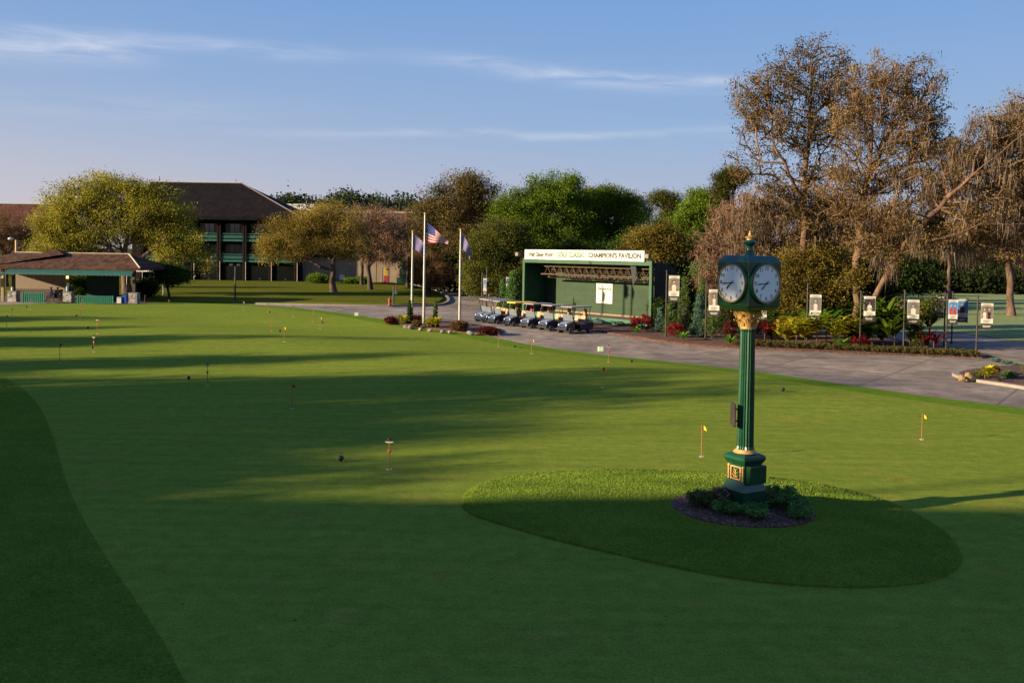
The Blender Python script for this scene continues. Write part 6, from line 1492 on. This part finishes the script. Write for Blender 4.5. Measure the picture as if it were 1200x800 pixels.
# island
PI_ = lambda px, py: at(px, py, .11)
def rock(name, label, p, sx, sy, sz, mat, rz=0, seed=1, group=None):
    random.seed(seed); mb = MB(); mb.ball((0, 0, sz*.35), .5, 12, 8, (sx*2, sy*2, sz*1.6), .14)
    o = mb.build(name, mat, None, True, 25); o.location = p; o.rotation_euler = (.0, .25, rz); return tag(o, label, 'rock', group)
ROCKG = M('golden_rock', (.22, .14, .05), .85, .25, 4, .5, col2=(.38, .26, .11)); ROCKP = M('pale_rock', (.22, .19, .16), .85, .2, 5, .5)
rock('rock', 'large slanting golden rock at the tip of the round island bed', PI_(1137, 444), .34, .18, .26, ROCKG, .5, 3)
rock('rock', 'smaller golden rock against the large one in the island bed', PI_(1127, 444.5), .22, .16, .16, ROCKG, .2, 4)
shrub('evergreen_bush', 'low green bush right of the golden rocks in the island', PI_(1146, 442), 38, 8, 8, L_MIX)
spiky('yellow_croton', 'bright yellow plant in the island bed', PI_(1154, 444), 38, 13, L_YEL, 40, .05, 2)
shrub('dark_red_shrub', 'dark red round plant in the island bed', PI_(1164, 439), 40, 8, 13, L_DARKR)
shrub('evergreen_bush', 'wide low green bush right of the dark red island plant', PI_(1183, 442), 38, 11, 8, L_JUN)
spiky('green_plant', 'small grey-green tuft near the island kerb', PI_(1174, 447), 36, 6, L_CYP, 30, .02, 1)
spiky('yellow_croton', 'orange-yellow plant at the right picture edge in the island', PI_(1203, 437), 40, 9, L_YEL, 30, .05, 2)
for i, (px, py) in enumerate(((1168, 424), (1180, 427), (1192, 430.5))):
    shrub('edging_plant', ['first grey tuft of the strip beside the cart path', 'middle grey tuft of the strip beside the cart path', 'last grey tuft of the strip beside the cart path'][i], at(px, py, 0), 46, 7, 6, L_BLUE, n=30, leaf=.1, shape='low', cat='plant', asp=.2)
# flagpole bed
def fbp(px, py): return at(px, py, .05)
shrub('round_shrub', 'low round purple-brown shrub at the left end of the flagpole bed', fbp(459, 380), 73, 8.5, 9, L_DARKR, n=150)
spiky('yellow_croton', 'yellow plant left of the left cypress in the flagpole bed', fbp(470, 381.5), 73, 9, L_YEL, 36, .06, 2)
shrub('cypress', 'slim dark green cypress at the left flagpole', fbp(480, 380), 73, 4.5, 27, L_DEEP, n=170, shape='cone')
shrub('round_shrub', 'dark purple shrub behind the left cypress', fbp(487, 378.5), 74, 8, 9, L_DARKR, n=140)
shrub('round_shrub', 'brown shrub left of the tallest flagpole foot', fbp(488, 384), 71, 5.5, 9, L_BROWN, n=110)
spiky('yellow_croton', 'yellow plant right of the tallest flagpole foot', fbp(498.5, 384), 71, 9, L_YEL, 36, .06, 2)
shrub('cypress', 'slim green cypress between the tallest and the right flagpole', fbp(510, 384), 71, 4, 30, L_CYP, n=170, shape='cone')
spiky('yellow_croton', 'brightest yellow plant at the foot of the right cypress', fbp(510.5, 386.5), 70, 11, L_YEL, 40, .06, 2)
shrub('round_shrub', 'round clipped purple-brown shrub at the right flagpole foot', fbp(538, 388), 69, 11, 12, L_BROWN, n=240)
shrub('round_shrub', 'low wide dark brown shrub at the right end of the flagpole bed', fbp(572, 391), 67, 12, 8, L_DARKR, n=200, shape='low')
for i, (px, py, s) in enumerate(((476, 384, .24), (482, 385, .32), (493, 386.5, .22), (504, 387.5, .2), (519, 389, .24), (527, 389.5, .2), (551, 391, .26))):
    rock('rock', ['first', 'second', 'third', 'fourth', 'fifth', 'sixth', 'last'][i] + ' pale rock from the left along the flagpole bed edge', fbp(px, py), s, s*.7, s*.6, ROCKP, i, 20+i, 'pale rocks edging the flagpole bed')
# conical topiary by the pavilion
p = base(601, 82, 0); shrub('cone_topiary', 'large clipped green cone at the left of the pavilion behind the carts', p, 82, 15, 50, leafmat('leaf_topiary', (.03, .07, .015), (.11, .19, .05), .2), n=620, leaf=.12, shape='cone', per=34)
p = base(589, 84, 0); shrub('cone_topiary', 'smaller clipped cone behind the left side of the large one', p, 84, 8, 40, MATS['leaf_topiary'], n=300, leaf=.12, shape='cone', per=30)
# shrubs by the low building
for i, (px, w_, h_) in enumerate(((371, 13, 11), (383, 10, 8), (409, 9, 7), (424, 11, 9))):
    shrub('evergreen_bush', ['large green bush against the beige wall left of the oak trunk', 'lower bush touching the large one by the oak trunk', 'small bush by the round white plaque', 'bush between the plaque and the brown tree trunk'][i], base(px, 150, .1), 150, w_, h_, L_GREEN, n=170, leaf=.22)
shrub('hedge_bush', 'dark bushes behind the right end of the shelter', base(172, 100, 0), 100, 16, 24, L_DEEP, n=260, leaf=.18); shrub('hedge_bush', 'dark bush behind the shelter opening', base(95, 101, 0), 101, 22, 26, L_DEEP, n=260, leaf=.18)
# clock bed planting
def cb(dx, dy): 
    x, y = BC.x+dx, BC.y+dy; return Vector((x, y, gz(x, y)+.03))
def jun(label, dx, dy, r, hh):
    SEED[0] += 1; rng = np.random.default_rng(SEED[0]); root = thing('juniper', label, 'juniper', tuple(cb(dx, dy)), 0, 'junipers in the clock bed')
    n = 24; a = rng.uniform(0, 2*PI, n); Lh = rng.uniform(.6, 1.05, n)*r; cs = []; ds = []
    for i in range(n):
        for j in range(9):
            u = (j+1)/9; cs.append((Lh[i]*u*math.cos(a[i]), Lh[i]*u*math.sin(a[i]), hh*(.25+.8*math.sin(u*1.9))*rng.uniform(.75, 1.1))); ds.append(u)
    C = np.array(cs); V, Fa, t = leaves_np(C, 14, .035, .075, np.clip(np.array(ds)*.7+rng.normal(size=len(C))*.12, 0, 1), rng=rng, asp=.3)
    npmesh('foliage', V, Fa, L_JUN, root, tone=t)
    A = np.zeros((n, 3)); B = C.reshape(n, 9, 3)[:, 5]; V, Fa = frustums_np(A, B, np.full(n, .008), np.full(n, .004), 4); npmesh('stems', V, Fa, BARKD, root)
jun('left juniper, at the front left of the clock base', -.50, -.50, .30, .17); jun('middle juniper, right in front of the clock base', .12, -.78, .34, .18); jun('right juniper, spreading toward the bed edge', .88, -.22, .42, .22); jun('back right juniper behind the pink flowers', .75, .35, .45, .26); jun('small juniper at the right front of the bed', .95, -.66, .24, .13)
def azalea(label, dx, dy, r, hh, fl):
    root = shrub('flower_bush', label, cb(dx, dy), 20.2, r*F/20.2, hh*F/20.2, L_CYP, per=20, leaf=.05, n=110, cat='flowering bush', group='flowering bushes in the clock bed')
    rng = np.random.default_rng(SEED[0]+500); n = fl; d = rng.normal(size=(n, 3)); d /= np.linalg.norm(d, axis=1)[:, None]; d[:, 2] = abs(d[:, 2])
    C = d*np.array([r*.95, r*.95, hh*.55]) + np.array([0, 0, hh*.45]); V, Fa, t = leaves_np(C, 7, .016, .040, rng=rng, asp=.9); npmesh('blossoms', V, Fa, L_PINK, root, tone=t)
azalea('left flowering bush with pink blossoms beside the clock base', -.52, .0, .27, .40, 30); azalea('right flowering bush with pink blossoms close to the clock base', .55, .05, .22, .34, 18)
azalea('leftmost low flowering bush, nearly without blossoms', -.88, .05, .32, .34, 6)

rngl = np.random.default_rng(77)
C = np.array([(x, y, gz(x, y)+.035) for x, y in zip(rngl.uniform(-1, 9.5, 170), rngl.uniform(14.5, 23.5, 170)) if mi(np.array([x]), np.array([y]))[0]] +
             [(x, y, .05) for x, y in zip(rngl.uniform(-13, -4.5, 120), rngl.uniform(11, 26, 120)) if ri(np.array([x]), np.array([y]))[0]] +
             [(x, y, H(x, y)+.02) for x, y in zip(rngl.uniform(-12, 14, 60), rngl.uniform(13, 34, 60))])
V, Fa, t = leaves_np(C, 1, .01, .055, rng=rngl, asp=.6); V[:, 2] = V[:, 2]*.4 + C.repeat(4, axis=0)[:, 2]*.6
o = npmesh('fallen_leaves', V, Fa, leafmat('dead_leaf', (.06, .03, .015), (.28, .13, .05), .1), tone=t); tag(o, 'small dead leaves scattered over the turf', 'leaves', None, 'stuff')
# ================================================================ what stands to the left of the viewpoint (throws the long shadows)
club = thing('clubhouse', 'clubhouse wing just left of the view whose long shadow covers the foreground turf', 'building', (-62, -14, 0))
MB().box(0, 45.5, 0, 22.0, 0, 9.6).build('wall', BEI, club); hip(-.3, 45.8, -.6, 22.2, 9.58, 10.3, 12, 33, 11).build('roof', SHG, club)
for k in range(4):
    wn = MB().box(45.501, 45.56, 2+k*5, 4.6+k*5, 5.2, 7.2).build('window', GLS, club); MB().box(45.501, 45.62, 1.9+k*5, 4.7+k*5, 5.05, 5.18).build('sill', CONC, wn)
def shade_tree(x, y, h, r, seed, lab, dens=150):
    lob = [(x+dx*r, y+dy*r, h*zz, r*.62, r*.62, h*.22) for dx, dy, zz in ((0, 0, .78), (.45, 0, .6), (-.45, .1, .62), (0, .45, .58), (.1, -.45, .6), (.3, .3, .42), (-.3, -.3, .42))]
    return make_tree('shade_tree', lab, (x, y, 0), [[(x, y, 0), (x+.2, y, h*.3), (x, y, h*.6)]], lob, dens, L_GREEN, BARKD, rbase=.35, rtip=.04, per=60, sig=.75, leaf=.50, seed=seed, step=1.6)
for i, (x, y, h, r, dn) in enumerate(((-45, 15, 13, 6.0, 170), (-67, 11, 15, 6.5, 170), (-44, 24, 15, 5, 110), (-54, 21, 13.5, 5.5, 150), (-56, 42, 13, 2.8, 90), (-75, 56, 12.5, 3.4, 90), (-48, 34, 12, 1.8, 60), (-76, 20, 15, 6, 140), (-62, 50, 11, 1.6, 50), (-36, 22, 15.5, 3.0, 40), (-58, 14, 14, 5, 130), (-51, 10.5, 12, 4.2, 120), (-41, 10.2, 10.6, 3.6, 120), (-49, 8.9, 12.6, 4.2, 130))):
    shade_tree(x, y, h, r, 80+i, 'leafy tree left of the viewpoint casting a long shadow over the green, tree %s' % 'abcdefghijklmn'[i], dn)
make_tree('shade_tree', 'unseen slender tree added by the clubhouse wing to shade the clock head', (-29.2, 9.0, 0), [[(-29.2, 9.0, 0), (-29, 8.8, 7), (-29.2, 8.5, 13.5)]], [(-29.2, 8.4, 14.35, 1.5, 1.5, 1.05)], 25, L_GREEN, BARKD, rbase=.10, rtip=.02, per=60, sig=.3, leaf=.35, seed=99)  # out-of-view tree, added only to keep sun off the clock head
